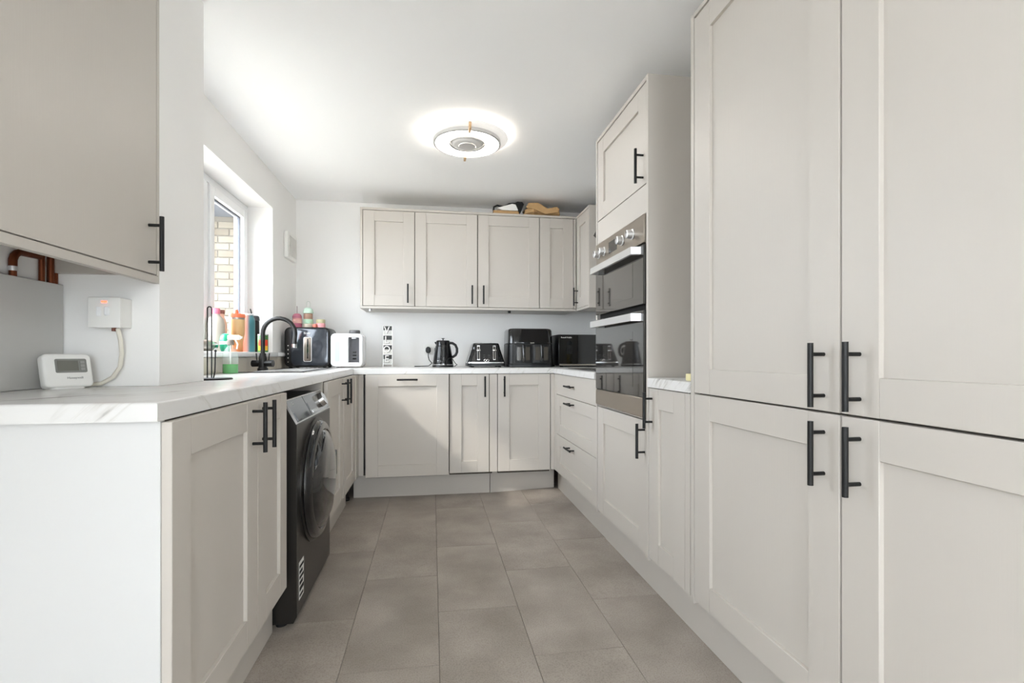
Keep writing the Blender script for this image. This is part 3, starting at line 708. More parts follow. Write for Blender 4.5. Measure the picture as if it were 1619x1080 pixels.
text('maker_mark', 'Honeywell', 0.0085, TM @ facing((0, -1, 0), (0.012, -0.0143, 0.028)), MATS['grey_bezel'], t)
m = M(Matrix.Translation((-0.995, 1.555, WT)) @ Matrix.Rotation(ang, 4, 'Z')); m.slab('Z', rrect(-0.04, 0.04, -0.012, 0.062, 0.02), 0.0005, 0.005); m.box(-0.03, 0.03, 0.03, 0.042, 0.004, 0.06, 0.002)
part('stand', m, white_pl, t)

# kitchen roll holder
t = thing('paper_towel_stand', 'black wire paper towel stand with tall loop beside the pier', 'paper towel stand', (-0.842, 2.062, WT))
bx, by = -0.842, 2.062
m = M(); m.lathe([(0.001, 0.0005), (0.078, 0.0005), (0.079, 0.003), (0.076, 0.0065), (0.001, 0.0068)], bx, by, WT, 40); part('base', m, black_h, t)
m = M(); w = 0.0075
pts = [(bx - w, by, WT + 0.006), (bx - w, by, WT + 0.272)] + [(bx - w * math.cos(a), by, WT + 0.272 + w * math.sin(a)) for a in (0.5, 1.05, 1.57, 2.1, 2.64)] + [(bx + w, by, WT + 0.272), (bx + w, by, WT + 0.006)]
m.tube(pts, 0.0024, 8); part('loop', m, black_h, t)
for s in (-1, 1):
    m = M(); m.tube([(bx + s * 0.018, by - 0.01, WT + 0.006), (bx + s * 0.024, by - 0.012, WT + 0.03), (bx + s * 0.026, by - 0.012, WT + 0.108)], 0.0024, 8)
    a_ = part('arm', m, black_h, t)
    m = M(); m.lathe([(0.001, -0.004), (0.0045, -0.002), (0.005, 0.001), (0.001, 0.005)], bx + s * 0.026, by - 0.012, WT + 0.11, 12); part('knob', m, black_h, a_)

# ------------------------------------------------------------------ window sill objects
SZ = WZ0 + 0.0302
def pot(name, label, cat, x, y, z, prof, material, n=28, group=None):
    t = thing(name, label, cat, (x, y, z), group)
    m = M(); m.lathe(prof, x, y, z, n); part('body', m, material, t)
    return t
def add(t, name, prof, material, n=28):
    x, y, z = ORG[t.name]
    m = M(); m.lathe(prof, x, y, z, n); return part(name, m, material, t)
def gradient_mat(name, stops, z0, z1, axis='Z', rough=0.35):
    m = bpy.data.materials.new(name); m.use_nodes = True; nt = m.node_tree; b = nt.nodes['Principled BSDF']; b.inputs['Roughness'].default_value = rough
    tc = nt.nodes.new('ShaderNodeTexCoord'); sp = nt.nodes.new('ShaderNodeSeparateXYZ'); mr = nt.nodes.new('ShaderNodeMapRange'); r = nt.nodes.new('ShaderNodeValToRGB')
    mr.inputs[1].default_value = z0; mr.inputs[2].default_value = z1
    nt.links.new(tc.outputs['Object'], sp.inputs[0]); nt.links.new(sp.outputs[axis], mr.inputs[0]); nt.links.new(mr.outputs[0], r.inputs[0]); nt.links.new(r.outputs[0], b.inputs['Base Color'])
    e = r.color_ramp.elements
    e[0].position = stops[0][0]; e[0].color = s2l(stops[0][1]) + (1,); e[1].position = stops[-1][0]; e[1].color = s2l(stops[-1][1]) + (1,)
    for p, c in stops[1:-1]: k = e.new(p); k.color = s2l(c) + (1,)
    return m
orange = mat('orange_plastic', (238, 128, 88), 0.4)
t = pot('tumbler', 'tan insulated tumbler with bright orange lid on the window sill', 'tumbler', -1.16, 3.215, SZ, [(0.032, 0.0005), (0.033, 0.06), (0.036, 0.075), (0.042, 0.11), (0.043, 0.19), (0.042, 0.195)], gradient_mat('tan_to_orange', [(0.0, (240, 150, 92)), (0.4, (226, 176, 120)), (1, (214, 180, 130))], 0, 0.2))
add(t, 'steel_band', [(0.0425, 0.195), (0.0425, 0.206), (0.03, 0.206)], steel); l = add(t, 'lid', [(0.0445, 0.206), (0.0445, 0.226), (0.042, 0.230), (0.001, 0.230)], orange)
m = M(); m.lathe([(0.012, 0.229), (0.011, 0.246), (0.006, 0.256), (0.001, 0.257)], -1.163, 3.215, SZ, 14); part('spout', m, orange, l)
t = pot('drinks_flask', 'orange-to-teal gradient metal flask on the window sill', 'flask', -1.155, 3.375, SZ, [(0.042, 0.0005), (0.0425, 0.01), (0.0425, 0.195), (0.039, 0.215), (0.034, 0.223), (0.034, 0.232), (0.001, 0.232)], gradient_mat('coral_to_teal', [(0.28, (226, 98, 66)), (0.55, (196, 128, 112)), (0.8, (70, 132, 142))], -0.042, 0.042, 'X'))
add(t, 'lid', [(0.0345, 0.232), (0.0345, 0.240), (0.03, 0.243), (0.001, 0.243)], mat('pale_grey_lid', (200, 205, 205), 0.4))
t = pot('drinks_bottle', 'slim black bottle with straw at the far end of the window sill', 'bottle', -1.19, 3.585, SZ, [(0.034, 0.0005), (0.036, 0.01), (0.036, 0.205), (0.034, 0.213)], black_p)
l = add(t, 'lid', [(0.0375, 0.213), (0.0385, 0.222), (0.036, 0.240), (0.030, 0.246), (0.001, 0.246)], mat('charcoal_lid', (60, 60, 62), 0.35))
m = M(); m.cyl((-1.195, 3.575, SZ + 0.244), (-1.205, 3.57, SZ + 0.292), 0.004, n=8); part('straw', m, black_m, l)
t = pot('food_can', 'green can with red and yellow label behind the tap', 'can', -1.105, 3.505, SZ, [(0.031, 0.0005), (0.032, 0.004), (0.032, 0.112), (0.030, 0.116), (0.001, 0.116)], mat('green_can', (74, 128, 66), 0.4))
for nm, a, b, c in (('red_print', 0.042, 0.082, (228, 70, 40)), ('yellow_print', 0.012, 0.042, (242, 190, 50))):
    m = M(); m.lathe([(0.0323, a), (0.0323, b)], -1.105, 3.505, SZ, 28, cap=False)
    bmesh.ops.delete(m.bm, geom=[v for v in m.bm.verts if (v.co.x + 1.105) * 0.30 - (v.co.y - 3.505) * 0.95 < 0.016], context='VERTS')
    part(nm, m, mat('can_' + nm, c, 0.45), t)
add(t, 'rim', [(0.0325, 0.112), (0.0325, 0.118), (0.028, 0.118), (0.028, 0.114)], chrome)
t = pot('detergent_bottle', 'large translucent white detergent bottle with pink cap on the window sill', 'bottle', -1.205, 3.03, SZ, [(0.044, 0.0005), (0.046, 0.01), (0.046, 0.15), (0.040, 0.185), (0.022, 0.205), (0.02, 0.215)], mat('milky_plastic', (200, 190, 178), 0.35, alpha=0.85))
add(t, 'cap', [(0.0225, 0.213), (0.0225, 0.240), (0.02, 0.244), (0.001, 0.244)], mat('pink_cap', (224, 120, 142), 0.4))
t = pot('drinks_bottle', 'peach bottle half hidden behind the tan tumbler', 'bottle', -1.215, 3.13, SZ, [(0.03, 0.0005), (0.031, 0.01), (0.031, 0.16), (0.022, 0.19), (0.016, 0.2), (0.016, 0.225), (0.001, 0.225)], mat('peach_plastic', (242, 196, 172), 0.35))
add(t, 'cap', [(0.0185, 0.222), (0.0185, 0.244), (0.001, 0.245)], mat('brown_cap', (150, 96, 84), 0.5))
t = thing('dish_soap', 'squat emerald green dish soap bottle on the window sill', 'bottle', (-1.115, 2.93, SZ))
m = M(); m.lathe([(0.022, 0.0005), (0.027, 0.012), (0.030, 0.035), (0.030, 0.065), (0.026, 0.085), (0.016, 0.097), (0.001, 0.101)], -1.115, 2.93, SZ, 24); part('body', m, mat('emerald_plastic', (40, 150, 112), 0.2, coat=0.5, var=0.15, varscale=40), t)
m = M(); m.lathe([(0.0304, 0.040), (0.0306, 0.048), (0.0304, 0.056)], -1.115, 2.93, SZ, 24, cap=False); part('label_band', m, white_pl, t)
t = thing('steel_flask', 'steel vacuum flask lying on the sill behind the wire stand', 'flask', (-1.15, 2.72, SZ))
m = M(); m.lathe([(0.028, -0.14), (0.0305, -0.135), (0.0305, 0.07), (0.026, 0.09), (0.021, 0.1)], -1.16, 2.76, SZ + 0.031, 24, 'Y'); part('body', m, steel, t)
m = M(); m.lathe([(0.022, 0.098), (0.022, 0.135), (0.018, 0.14)], -1.16, 2.76, SZ + 0.031, 24, 'Y'); part('cap', m, graphite_d, t)
# spray bottle with green liquid on worktop
bx, by = -1.018, 2.735
t = thing('spray_bottle', 'clear spray bottle half filled with green liquid beside the sink', 'bottle', (bx, by, WT))
m = M(); m.lathe([(0.034, 0.0008), (0.036, 0.006), (0.036, 0.085), (0.034, 0.105), (0.024, 0.125), (0.014, 0.138), (0.013, 0.148)], bx, by, WT, 28, cap=False); part('body', m, clear_pl, t)
m = M(); m.lathe([(0.0335, 0.0015), (0.035, 0.006), (0.035, 0.048)], bx, by, WT, 28); part('liquid', m, mat('green_liquid', (52, 164, 60), 0.15), t)
m = M(); m.lathe([(0.0165, 0.146), (0.0165, 0.168), (0.012, 0.172), (0.001, 0.172)], bx, by, WT, 20); hd = part('collar', m, mat('grey_collar', (120, 112, 104), 0.5), t)
m = M(); m.box(bx - 0.012, bx + 0.046, by - 0.012, by + 0.012, WT + 0.172, WT + 0.196, 0.004, 2); m.box(bx + 0.046, bx + 0.056, by - 0.006, by + 0.006, WT + 0.178, WT + 0.190, 0.002); part('spray_head', m, white_pl, hd)
m = M(); m.tube([(bx + 0.024, by, WT + 0.172), (bx + 0.034, by, WT + 0.150), (bx + 0.030, by, WT + 0.125)], 0.004, 8); part('trigger', m, white_pl, hd)
m = M(); m.cyl((bx, by, WT + 0.049), (bx, by, WT + 0.15), 0.0025, n=8); part('dip_tube', m, white_pl, t)

# ------------------------------------------------------------------ wall vent
t = thing('extractor_vent', 'white square wall vent with louvres beside the window', 'vent', (XL, 4.06, 1.755))
va, vb, vz0, vz1 = 3.955, 4.205, 1.752, 1.958
m = M(); m.slab('X', rrect(va, vb, vz0, vz1, 0.012), XL + 0.0005, XL + 0.030, 0.006, 2); part('housing', m, white_pl, t)
for k in range(15):
    z = vz0 + 0.03 + k * 0.0102
    m = M(); m.rings([[(XL + 0.030, va + 0.03, z), (XL + 0.030, vb - 0.03, z), (XL + 0.030, vb - 0.03, z + 0.008), (XL + 0.030, va + 0.03, z + 0.008)], [(XL + 0.036, va + 0.03, z - 0.001), (XL + 0.036, vb - 0.03, z - 0.001), (XL + 0.036, vb - 0.03, z + 0.0025), (XL + 0.036, va + 0.03, z + 0.0025)]])
    part('louvre', m, white_pl, t, smooth=0)

# ------------------------------------------------------------------ back-left corner appliances
YA = 3.845
prep_w = mat('glossy_white_plastic', (222, 223, 225), 0.18, coat=0.4)
slate = mat('slate_gloss', (50, 55, 63), 0.12, 0.3, coat=0.7)
t = thing('formula_machine', 'large black countertop milk machine with clear window beneath the snack pots', 'milk machine', (-0.91, 3.95, WT))
m = M(); m.slab('Y', rrect(-1.068, -0.748, WT + 0.008, 1.222, 0.04, 7), YA, YA + 0.26, 0.012, 3); part('body', m, black_p, t)
m = M(); m.slab('Y', rrect(-1.018, -0.760, WT + 0.020, 1.212, 0.032, 7), YA - 0.006, YA + 0.004, 0.003, 2); fr_ = part('front_panel', m, slate, t)
m = M(); m.slab('Y', rrect(-0.932, -0.874, 0.968, 1.150, 0.012), YA - 0.0085, YA - 0.005); w_ = part('window_frame', m, steel_l, fr_)
m = M(); m.slab('Y', rrect(-0.928, -0.878, 0.972, 1.146, 0.010), YA - 0.0095, YA - 0.008); part('window_glass', m, mat('amber_mirror', (140, 128, 118), 0.1, 0.6), w_)
m = M(); m.box(-0.906, -0.897, YA - 0.0105, YA - 0.009, 0.99, 1.135); part('level_stem', m, black_g, w_)
for k in range(5):
    m = M(); m.cyl((-1.040, YA - 0.0015, 0.966 + k * 0.030), (-1.040, YA + 0.003, 0.966 + k * 0.030), 0.0042, n=12); part('indicator', m, white_pl if k else steel, t)
text('maker_mark', 'Bruer', 0.021, facing((0, -1, 0), (-0.905, YA - 0.0068, 1.178)), white_pl, fr_)
m = M()
for x in (-1.03, -0.79):
    for y in (YA + 0.03, YA + 0.22): m.cyl((x, y, WT + 0.0003), (x, y, WT + 0.012), 0.012, n=10)
part('feet', m, black_m, t)
t = thing('formula_machine', 'white baby bottle prep machine with dark bottle bay', 'milk machine', (-0.63, 3.95, WT))
m = M()
bay = (-0.618, -0.538, 0.950, 1.150)
m.slab('Y', rrect(-0.744, -0.512, WT + 0.008, 1.178, 0.034, 7), YA + 0.055, YA + 0.22, 0.014, 3); part('body', m, prep_w, t)
m = M()   # front frame around the bay
o_ = rrect(-0.744, -0.512, WT + 0.008, 1.178, 0.034, 7); i_ = rrect(bay[0], bay[1], bay[2], bay[3], 0.008, 7)
def P_(l, d): return [(u, d, v) for u, v in l]
m.rings([P_(o_, YA + 0.058), P_(o_, YA + 0.008), P_([(-0.628 + (u + 0.628) * 0.95, 1.054 + (v - 1.054) * 0.955) for u, v in o_], YA), P_(i_, YA), P_(i_, YA + 0.058)], cap=False); part('front_shell', m, prep_w, t)
m = M(); m.box(bay[0] + 0.001, bay[1] - 0.001, YA + 0.045, YA + 0.0545, bay[2] + 0.001, bay[3] - 0.001); by_ = part('bottle_bay', m, mat('bay_grey', (84, 84, 88), 0.35), t)
for k in range(3):
    m = M(); m.slab('Y', rrect(-0.592, -0.564, 0.985 + k * 0.024, 0.995 + k * 0.024, 0.0045), YA + 0.040, YA + 0.0445); part('button', m, black_g, by_)
m = M(); m.box(bay[0] + 0.002, bay[1] - 0.002, YA - 0.006, YA + 0.044, bay[2] + 0.001, bay[2] + 0.012, 0.002); part('drip_tray', m, prep_w, t)
m = M(); m.box(-0.594, -0.562, YA + 0.004, YA + 0.044, 1.139, 1.149, 0.002); part('nozzle', m, prep_w, t)
m = M(); m.slab('Y', rrect(-0.713, -0.680, 0.968, 1.120, 0.010), YA - 0.0015, YA + 0.003); part('water_gauge', m, mat('gauge_grey', (188, 196, 196), 0.2), t)
text('maker_mark', 'tippee', 0.014, facing((0, -1, 0), (-0.700, YA - 0.0008, 1.145)), steel, t)
m = M(); m.lathe([(0.036, 0), (0.041, 0.008), (0.041, 0.020), (0.036, 0.028), (0.026, 0.0285), (0.024, 0.024), (0.001, 0.024)], -0.584, YA + 0.085, 1.178, 28); part('top_dial', m, mat('dial_grey', (92, 92, 94), 0.4), t)
m = M()
for x in (-0.715, -0.541):
    for y in (YA + 0.07, YA + 0.19): m.cyl((x, y, WT + 0.0003), (x, y, WT + 0.012), 0.01, n=10)
part('feet', m, white_pl, t)
# stacked snack pots on the black machine
ZT = 1.2222
def stack(label, x, y, bands, r, dome=None, handle_=None):
    t = thing('snack_pot', label, 'pot', (x, y, ZT), 'stacked pots on the black milk machine')
    z = 0.0004
    for i, (h, c, rr) in enumerate(bands):
        m = M(); m.lathe([(rr - 0.002, z), (rr, z + 0.003), (rr, z + h - 0.004), (rr - 0.003, z + h - 0.0005)], x, y, ZT, 24); part('tier', m, mat('pot_%d_%d_%d' % c, c, 0.4), t); z += h
    if dome:
        h, c = dome
        m = M(); m.lathe([(r, z), (r * 0.98, z + h * 0.35), (r * 0.8, z + h * 0.75), (r * 0.45, z + h * 0.97), (0.001, z + h)], x, y, ZT, 24); d = part('lid', m, mat('pot_%d_%d_%d' % c, c, 0.4), t); z += h
        if handle_ == 'stem':
            m = M(); m.cyl((x, y, ZT + z - 0.003), (x, y, ZT + z + 0.055), 0.0022, n=8); part('stem', m, mat('mauve_strap', (150, 120, 126), 0.5), d)
        if handle_ == 'loop':
            w = 0.011; m = M(); m.tube([(x - w, y, ZT + z - 0.006), (x - w, y, ZT + z + 0.036)] + [(x - w * math.cos(a), y, ZT + z + 0.036 + w * math.sin(a)) for a in (0.6, 1.2, 1.9, 2.5)] + [(x + w, y, ZT + z + 0.036), (x + w, y, ZT + z - 0.006)], 0.0024, 8); part('strap', m, mat('clear_strap', (206, 210, 204), 0.3), d)
    return t
YP = YA + 0.12
stack('pink three-tier pot with rose dome lid and thin stem', -1.008, YP, ((0.034, (196, 110, 134), 0.035), (0.028, (248, 196, 188), 0.035), (0.012, (232, 170, 166), 0.034)), 0.034, (0.035, (198, 122, 142)), 'stem')
stack('mint green stacked pot with dome lid and carrying loop', -0.928, YP, ((0.032, (226, 214, 196), 0.035), (0.034, (186, 220, 192), 0.036), (0.044, (176, 142, 124), 0.032)), 0.038, (0.045, (196, 220, 202)), 'loop')
t = stack('low pot of beige over pink at the right end of the stack', -0.838, YP, ((0.036, (244, 176, 180), 0.034), (0.030, (196, 190, 152), 0.033)), 0.033)
m = M(); m.lathe([(0.014, 0.003), (0.017, 0.014), (0.014, 0.027), (0.001, 0.030)], -0.872, YP - 0.034, ZT, 16); part('side_cup', m, mat('salmon', (238, 140, 122), 0.45), t)

# ------------------------------------------------------------------ letter stand
t = thing('letter_stand', 'black and white metal stand of stacked letters on the back worktop', 'letter stand', (-0.347, 4.0, WT))
YS = 3.99
m = M(); m.box(-0.395, -0.305, YS - 0.004, YS + 0.05, WT + 0.0005, WT + 0.005, 0.001)
m.box(-0.380, -0.376, YS, YS + 0.004, WT + 0.005, 1.25); m.box(-0.311, -0.307, YS, YS + 0.004, WT + 0.005, 1.25)
for k in range(5): m.box(-0.376, -0.311, YS, YS + 0.004, 0.945 + k * 0.075, 0.949 + k * 0.075)
part('frame', m, chrome, t, smooth=0)
for k, ch in enumerate('EOLV'):
    z = 0.949 + k * 0.075
    m = M(); m.box(-0.3755, -0.3115, YS + 0.0005, YS + 0.0035, z + 0.001, z + 0.037); p1 = part('lower_plate', m, mat('plate_grey', (196, 195, 191), 0.5), t, smooth=0)
    m = M(); m.box(-0.3755, -0.3115, YS + 0.0005, YS + 0.0035, z + 0.037, z + 0.070); p2 = part('upper_plate', m, mat('charcoal_plate', (50, 52, 50), 0.5), t, smooth=0)
    text('letter_shadow', ch, 0.080, facing((0, -1, 0), (-0.346, YS - 0.0004, z + 0.034)), MATS['charcoal_plate'], t, 0.0006, 0.92)
    text('letter', ch, 0.078, facing((0, -1, 0), (-0.350, YS - 0.0018, z + 0.036)), white_pl, t, 0.0006, 0.9)

# ------------------------------------------------------------------ socket, plug, kettle, toaster, air fryer, microwave
t = thing('wall_socket', 'white double wall socket with black plugs behind the kettle', 'socket', (0.01, YB - 0.005, 1.02))
m = M(); m.slab('Y', rrect(-0.068, 0.078, 1.024, 1.110, 0.005), YB - 0.010, YB - 0.0005, 0.003, 2); part('face_plate', m, white_pl, t)
t = thing('power_plug', 'black three-pin plug with cable left of the kettle', 'plug', (-0.033, YB - 0.03, 1.05))
pl = lambda cx: [(cx - 0.022, 1.05), (cx - 0.012, 1.034), (cx + 0.012, 1.034), (cx + 0.022, 1.05), (cx + 0.021, 1.074), (cx + 0.008, 1.088), (cx - 0.008, 1.088), (cx - 0.021, 1.074)]
m = M(); m.slab('Y', pl(-0.033), YB - 0.040, YB - 0.0105, 0.005, 2); part('plug_body', m, black_p, t)
m = M(); m.tube([(-0.033, YB - 0.03, 1.036), (-0.032, YB - 0.035, 1.005), (-0.024, YB - 0.06, 0.975), (0.0, YB - 0.10, 0.95), (-0.03, YB - 0.16, 0.9275), (-0.10, YB - 0.20, 0.9262), (-0.14, YB - 0.22, 0.9262)], 0.0035, 8); part('cable', m, black_m, t)
m = M(); m.slab('Y', pl(0.040), YB - 0.040, YB - 0.0105, 0.005, 2); tag(link('power_plug', m, black_p), 'black plug mostly hidden behind the kettle body', 'plug')

kx, ky = 0.086, 4.0
ribm = mat('kettle_black', (20, 21, 23), 0.14, 0.2, coat=0.4)
t = thing('kettle', 'black ribbed pyramid kettle with loop handle and chrome base ring', 'kettle', (kx, ky, WT))
m = M(); m.lathe([(0.084, 0.0005), (0.086, 0.004), (0.084, 0.014), (0.07, 0.016), (0.001, 0.016)], kx, ky, WT, 36); part('power_base', m, black_p, t)
m = M(); m.lathe([(0.083, 0.0165), (0.084, 0.018), (0.084, 0.024), (0.082, 0.0255)], kx, ky, WT, 36); part('chrome_ring', m, chrome, t)
prof = [(0.081, 0.026)]
for k in range(13):
    z = 0.03 + k * 0.0105; r = 0.080 - 0.0245 * (k / 14.0) ** 1.25
    prof += [(r + 0.0012, z + 0.002), (r + 0.0012, z + 0.007), (r - 0.0006, z + 0.0095)]
prof += [(0.0565, 0.172), (0.0560, 0.203), (0.054, 0.206)]
m = M(); m.lathe(prof, kx, ky, WT, 40); part('body', m, ribm, t)
m = M(); m.lathe([(0.053, 0.206), (0.050, 0.211), (0.02, 0.214), (0.001, 0.214)], kx, ky, WT, 32); l = part('lid', m, ribm, t)
m = M(); m.lathe([(0.005, 0.213), (0.004, 0.222), (0.013, 0.226), (0.014, 0.229), (0.001, 0.231)], kx, ky, WT, 18); part('knob', m, black_p, l)
m = M(); hp = [(kx + 0.050, ky - 0.005, WT + 0.192), (kx + 0.075, ky - 0.006, WT + 0.190), (kx + 0.098, ky - 0.008, WT + 0.175), (kx + 0.110, ky - 0.008, WT + 0.148), (kx + 0.110, ky - 0.008, WT + 0.118), (kx + 0.100, ky - 0.008, WT + 0.095), (kx + 0.078, ky - 0.006, WT + 0.080), (kx + 0.066, ky - 0.005, WT + 0.079)]
m.tube(hp, 0.0105, 12); part('handle', m, black_p, t)
m = M(); m.rings([[(kx - 0.050, ky - 0.012, WT + 0.17), (kx - 0.050, ky + 0.012, WT + 0.17), (kx - 0.052, ky + 0.014, WT + 0.2), (kx - 0.052, ky - 0.014, WT + 0.2)], [(kx - 0.064, ky - 0.004, WT + 0.188), (kx - 0.064, ky + 0.004, WT + 0.188), (kx - 0.068, ky + 0.005, WT + 0.199), (kx - 0.068, ky - 0.005, WT + 0.199)]]); part('spout', m, ribm, t)
for s in (-1, 1):
    m = M(); a0 = -PI / 2 - 0.42 + s * 0.1
    c_ = Vector((kx + 0.0815 * math.cos(a0), ky + 0.0815 * math.sin(a0), WT + 0.047))
    n_ = Vector((math.cos(a0), math.sin(a0), 0)); r_ = Vector((-n_.y, n_.x, 0))
    m.tube([c_ + r_ * 0.006 * math.cos(2*PI*j/14) + Vector((0, 0, 0.0045)) * math.sin(2*PI*j/14) for j in range(14)], 0.0014, 6, closed=True); part('badge_ring', m, chrome, t)
m = M(); m.tube([(kx + 0.02, ky - 0.088, WT + 0.012), (kx + 0.03, ky - 0.092, WT + 0.06), (kx + 0.055, ky - 0.09, WT + 0.074), (kx + 0.075, ky - 0.075, WT + 0.06), (kx + 0.095, ky - 0.055, WT + 0.03), (kx + 0.11, ky - 0.04, WT + 0.018), (kx + 0.10, ky - 0.02, WT + 0.012), (kx + 0.09, ky - 0.01, WT + 0.0045)], 0.0028, 8)
tag(link('kettle_cable', m, black_m), 'black cable looped in front of the kettle', 'cable')

t = thing('toaster', 'black ribbed four-slice toaster with two chrome levers', 'toaster', (0.41, 3.93, WT))
ta, tb, ty0, ty1 = 0.268, 0.560, 3.80, 4.08
def trap(z, ins, r): return [(u, v, z) for u, v in rrect(ta + ins, tb - ins, ty0 + ins * 0.6, ty1 - ins * 0.6, r, 6)]
m = M(); m.rings([trap(WT + 0.010, 0.0, 0.03), trap(WT + 0.032, 0.0, 0.03)]); part('plinth', m, black_p, t)
m = M(); m.rings([trap(WT + 0.033, -0.001, 0.03), trap(WT + 0.041, 0.0, 0.03)]); part('chrome_band', m, chrome, t)
m = M(); rs = []
for k in range(11):
    f_ = k / 11; z = WT + 0.042 + f_ * 0.10
    rs += [trap(z, 0.002 + f_ * 0.032, 0.03), trap(z + 0.006, 0.002 + (f_ + 0.06) * 0.032, 0.03), trap(z + 0.0075, 0.0042 + (f_ + 0.075) * 0.032, 0.03)]
rs += [trap(WT + 0.150, 0.036, 0.03), trap(WT + 0.181, 0.044, 0.03), trap(WT + 0.187, 0.05, 0.03)]
m.rings(rs); part('body', m, ribm, t)
m = M()
for x in (0.345, 0.375, 0.452, 0.482): m.box(x - 0.009, x + 0.009, ty0 + 0.06, ty1 - 0.06, WT + 0.1865, WT + 0.1885)
part('slots', m, black_m, t)
m = M(); m.rings([[(0.325, ty0 - 0.001, WT + 0.044), (0.503, ty0 - 0.001, WT + 0.044), (0.497, ty0 + 0.0225, WT + 0.176), (0.331, ty0 + 0.0225, WT + 0.176)], [(0.325, ty0 + 0.02, WT + 0.044), (0.503, ty0 + 0.02, WT + 0.044), (0.497, ty0 + 0.04, WT + 0.176), (0.331, ty0 + 0.04, WT + 0.176)]]); fpn = part('front_panel', m, black_p, t, smooth=0)
for x in (0.352, 0.474):
    m = M()
    for dx in (-0.008, 0.008): m.rings([[(x + dx - 0.002, ty0 - 0.001, WT + 0.062), (x + dx + 0.002, ty0 - 0.001, WT + 0.062), (x + dx + 0.002, ty0 + 0.016, WT + 0.164), (x + dx - 0.002, ty0 + 0.016, WT + 0.164)], [(x + dx - 0.002, ty0 + 0.008, WT + 0.062), (x + dx + 0.002, ty0 + 0.008, WT + 0.062), (x + dx + 0.002, ty0 + 0.026, WT + 0.164), (x + dx - 0.002, ty0 + 0.026, WT + 0.164)]])
    m.box(x - 0.010, x + 0.010, ty0 - 0.001, ty0 + 0.01, WT + 0.058, WT + 0.063); m.box(x - 0.010, x + 0.010, ty0 + 0.012, ty0 + 0.024, WT + 0.163, WT + 0.168)
    sl = part('lever_slot', m, chrome, fpn, smooth=0)
    m = M(); m.box(x - 0.016, x + 0.016, ty0 - 0.006, ty0 + 0.018, WT + 0.126, WT + 0.138, 0.003, 2); part('lever', m, chrome, fpn)
for x in (0.403, 0.423):
    m = M(); m.tube([(x + 0.009 * math.cos(2*PI*j/16), ty0 - 0.003, WT + 0.054 + 0.008 * math.sin(2*PI*j/16)) for j in range(16)], 0.0018, 6, closed=True); part('badge_ring', m, chrome, fpn)
for i, z in enumerate((0.075, 0.09)):
    for x in (0.395, 0.432):
        m = M(); m.box(x - 0.008, x + 0.008, ty0 + 0.001 + z * 0.02, ty0 + 0.012, WT + z, WT + z + 0.007, 0.002); part('button', m, mat('dark_grey_button', (58, 58, 58), 0.4), fpn)
m = M()
for x in (ta + 0.04, tb - 0.04):
    for y in (ty0 + 0.04, ty1 - 0.04): m.cyl((x, y, WT + 0.0003), (x, y, WT + 0.011), 0.012, n=10)
part('feet', m, black_m, t)

t = thing('air_fryer', 'large black dual-basket air fryer with two front windows', 'air fryer', (0.76, 3.94, WT))
aa, ab, ay0, ay1 = 0.578, 0.948, 3.79, 4.10
def arr(z, ins, r=0.055): return [(u, v, z) for u, v in rrect(aa + ins, ab - ins, ay0 + ins, ay1 - ins, r, 8)]
m = M(); m.rings([arr(WT + 0.0005, 0.006), arr(WT + 0.004, 0.0), arr(WT + 0.022, 0.0), arr(WT + 0.026, 0.004)]); part('base', m, black_p, t)
m = M(); m.rings([arr(WT + 0.0265, 0.004), arr(WT + 0.182, 0.006), arr(WT + 0.184, 0.010)]); part('lower_body', m, black_p, t)
m = M(); m.rings([arr(WT + 0.1845, 0.010), arr(WT + 0.187, 0.006), arr(WT + 0.285, 0.010), arr(WT + 0.298, 0.016), arr(WT + 0.303, 0.026)]); hb = part('upper_body', m, mat('air_fryer_black', (17, 17, 18), 0.16, coat=0.4), t)
m = M(); m.rings([[(0.665, ay0 + 0.004, WT + 0.195), (0.905, ay0 + 0.004, WT + 0.195), (0.885, ay0 + 0.010, WT + 0.295), (0.685, ay0 + 0.010, WT + 0.295)], [(0.665, ay0 + 0.02, WT + 0.195), (0.905, ay0 + 0.02, WT + 0.195), (0.885, ay0 + 0.03, WT + 0.295), (0.685, ay0 + 0.03, WT + 0.295)]]); part('touch_panel', m, black_g, hb, smooth=0)
for x0 in (0.632, 0.776):
    m = M(); m.box(x0, x0 + 0.135, ay0 - 0.003, ay0 + 0.02, WT + 0.032, WT + 0.178, 0.004, 2); dw = part('basket', m, black_p, t)
    m = M(); m.box(x0 + 0.016, x0 + 0.119, ay0 - 0.0045, ay0 - 0.0025, WT + 0.055, WT + 0.158, 0.0008); part('basket_window', m, mat('smoky_window', (74, 70, 64), 0.08, spec=0.8, coat=0.6), dw)
    m = M(); m.box(x0 + 0.052, x0 + 0.078, ay0 - 0.040, ay0 - 0.024, WT + 0.042, WT + 0.176, 0.006, 3); m.box(x0 + 0.055, x0 + 0.075, ay0 - 0.025, ay0 - 0.002, WT + 0.150, WT + 0.172, 0.003); m.box(x0 + 0.055, x0 + 0.075, ay0 - 0.025, ay0 - 0.002, WT + 0.045, WT + 0.062, 0.003); part('handle', m, MATS['air_fryer_black'], dw)
m = M(); m.box(0.755, 0.786, ay0 + 0.0005, ay0 + 0.006, WT + 0.186, WT + 0.194); part('badge', m, mat('badge_grey', (128, 126, 120), 0.4), hb)

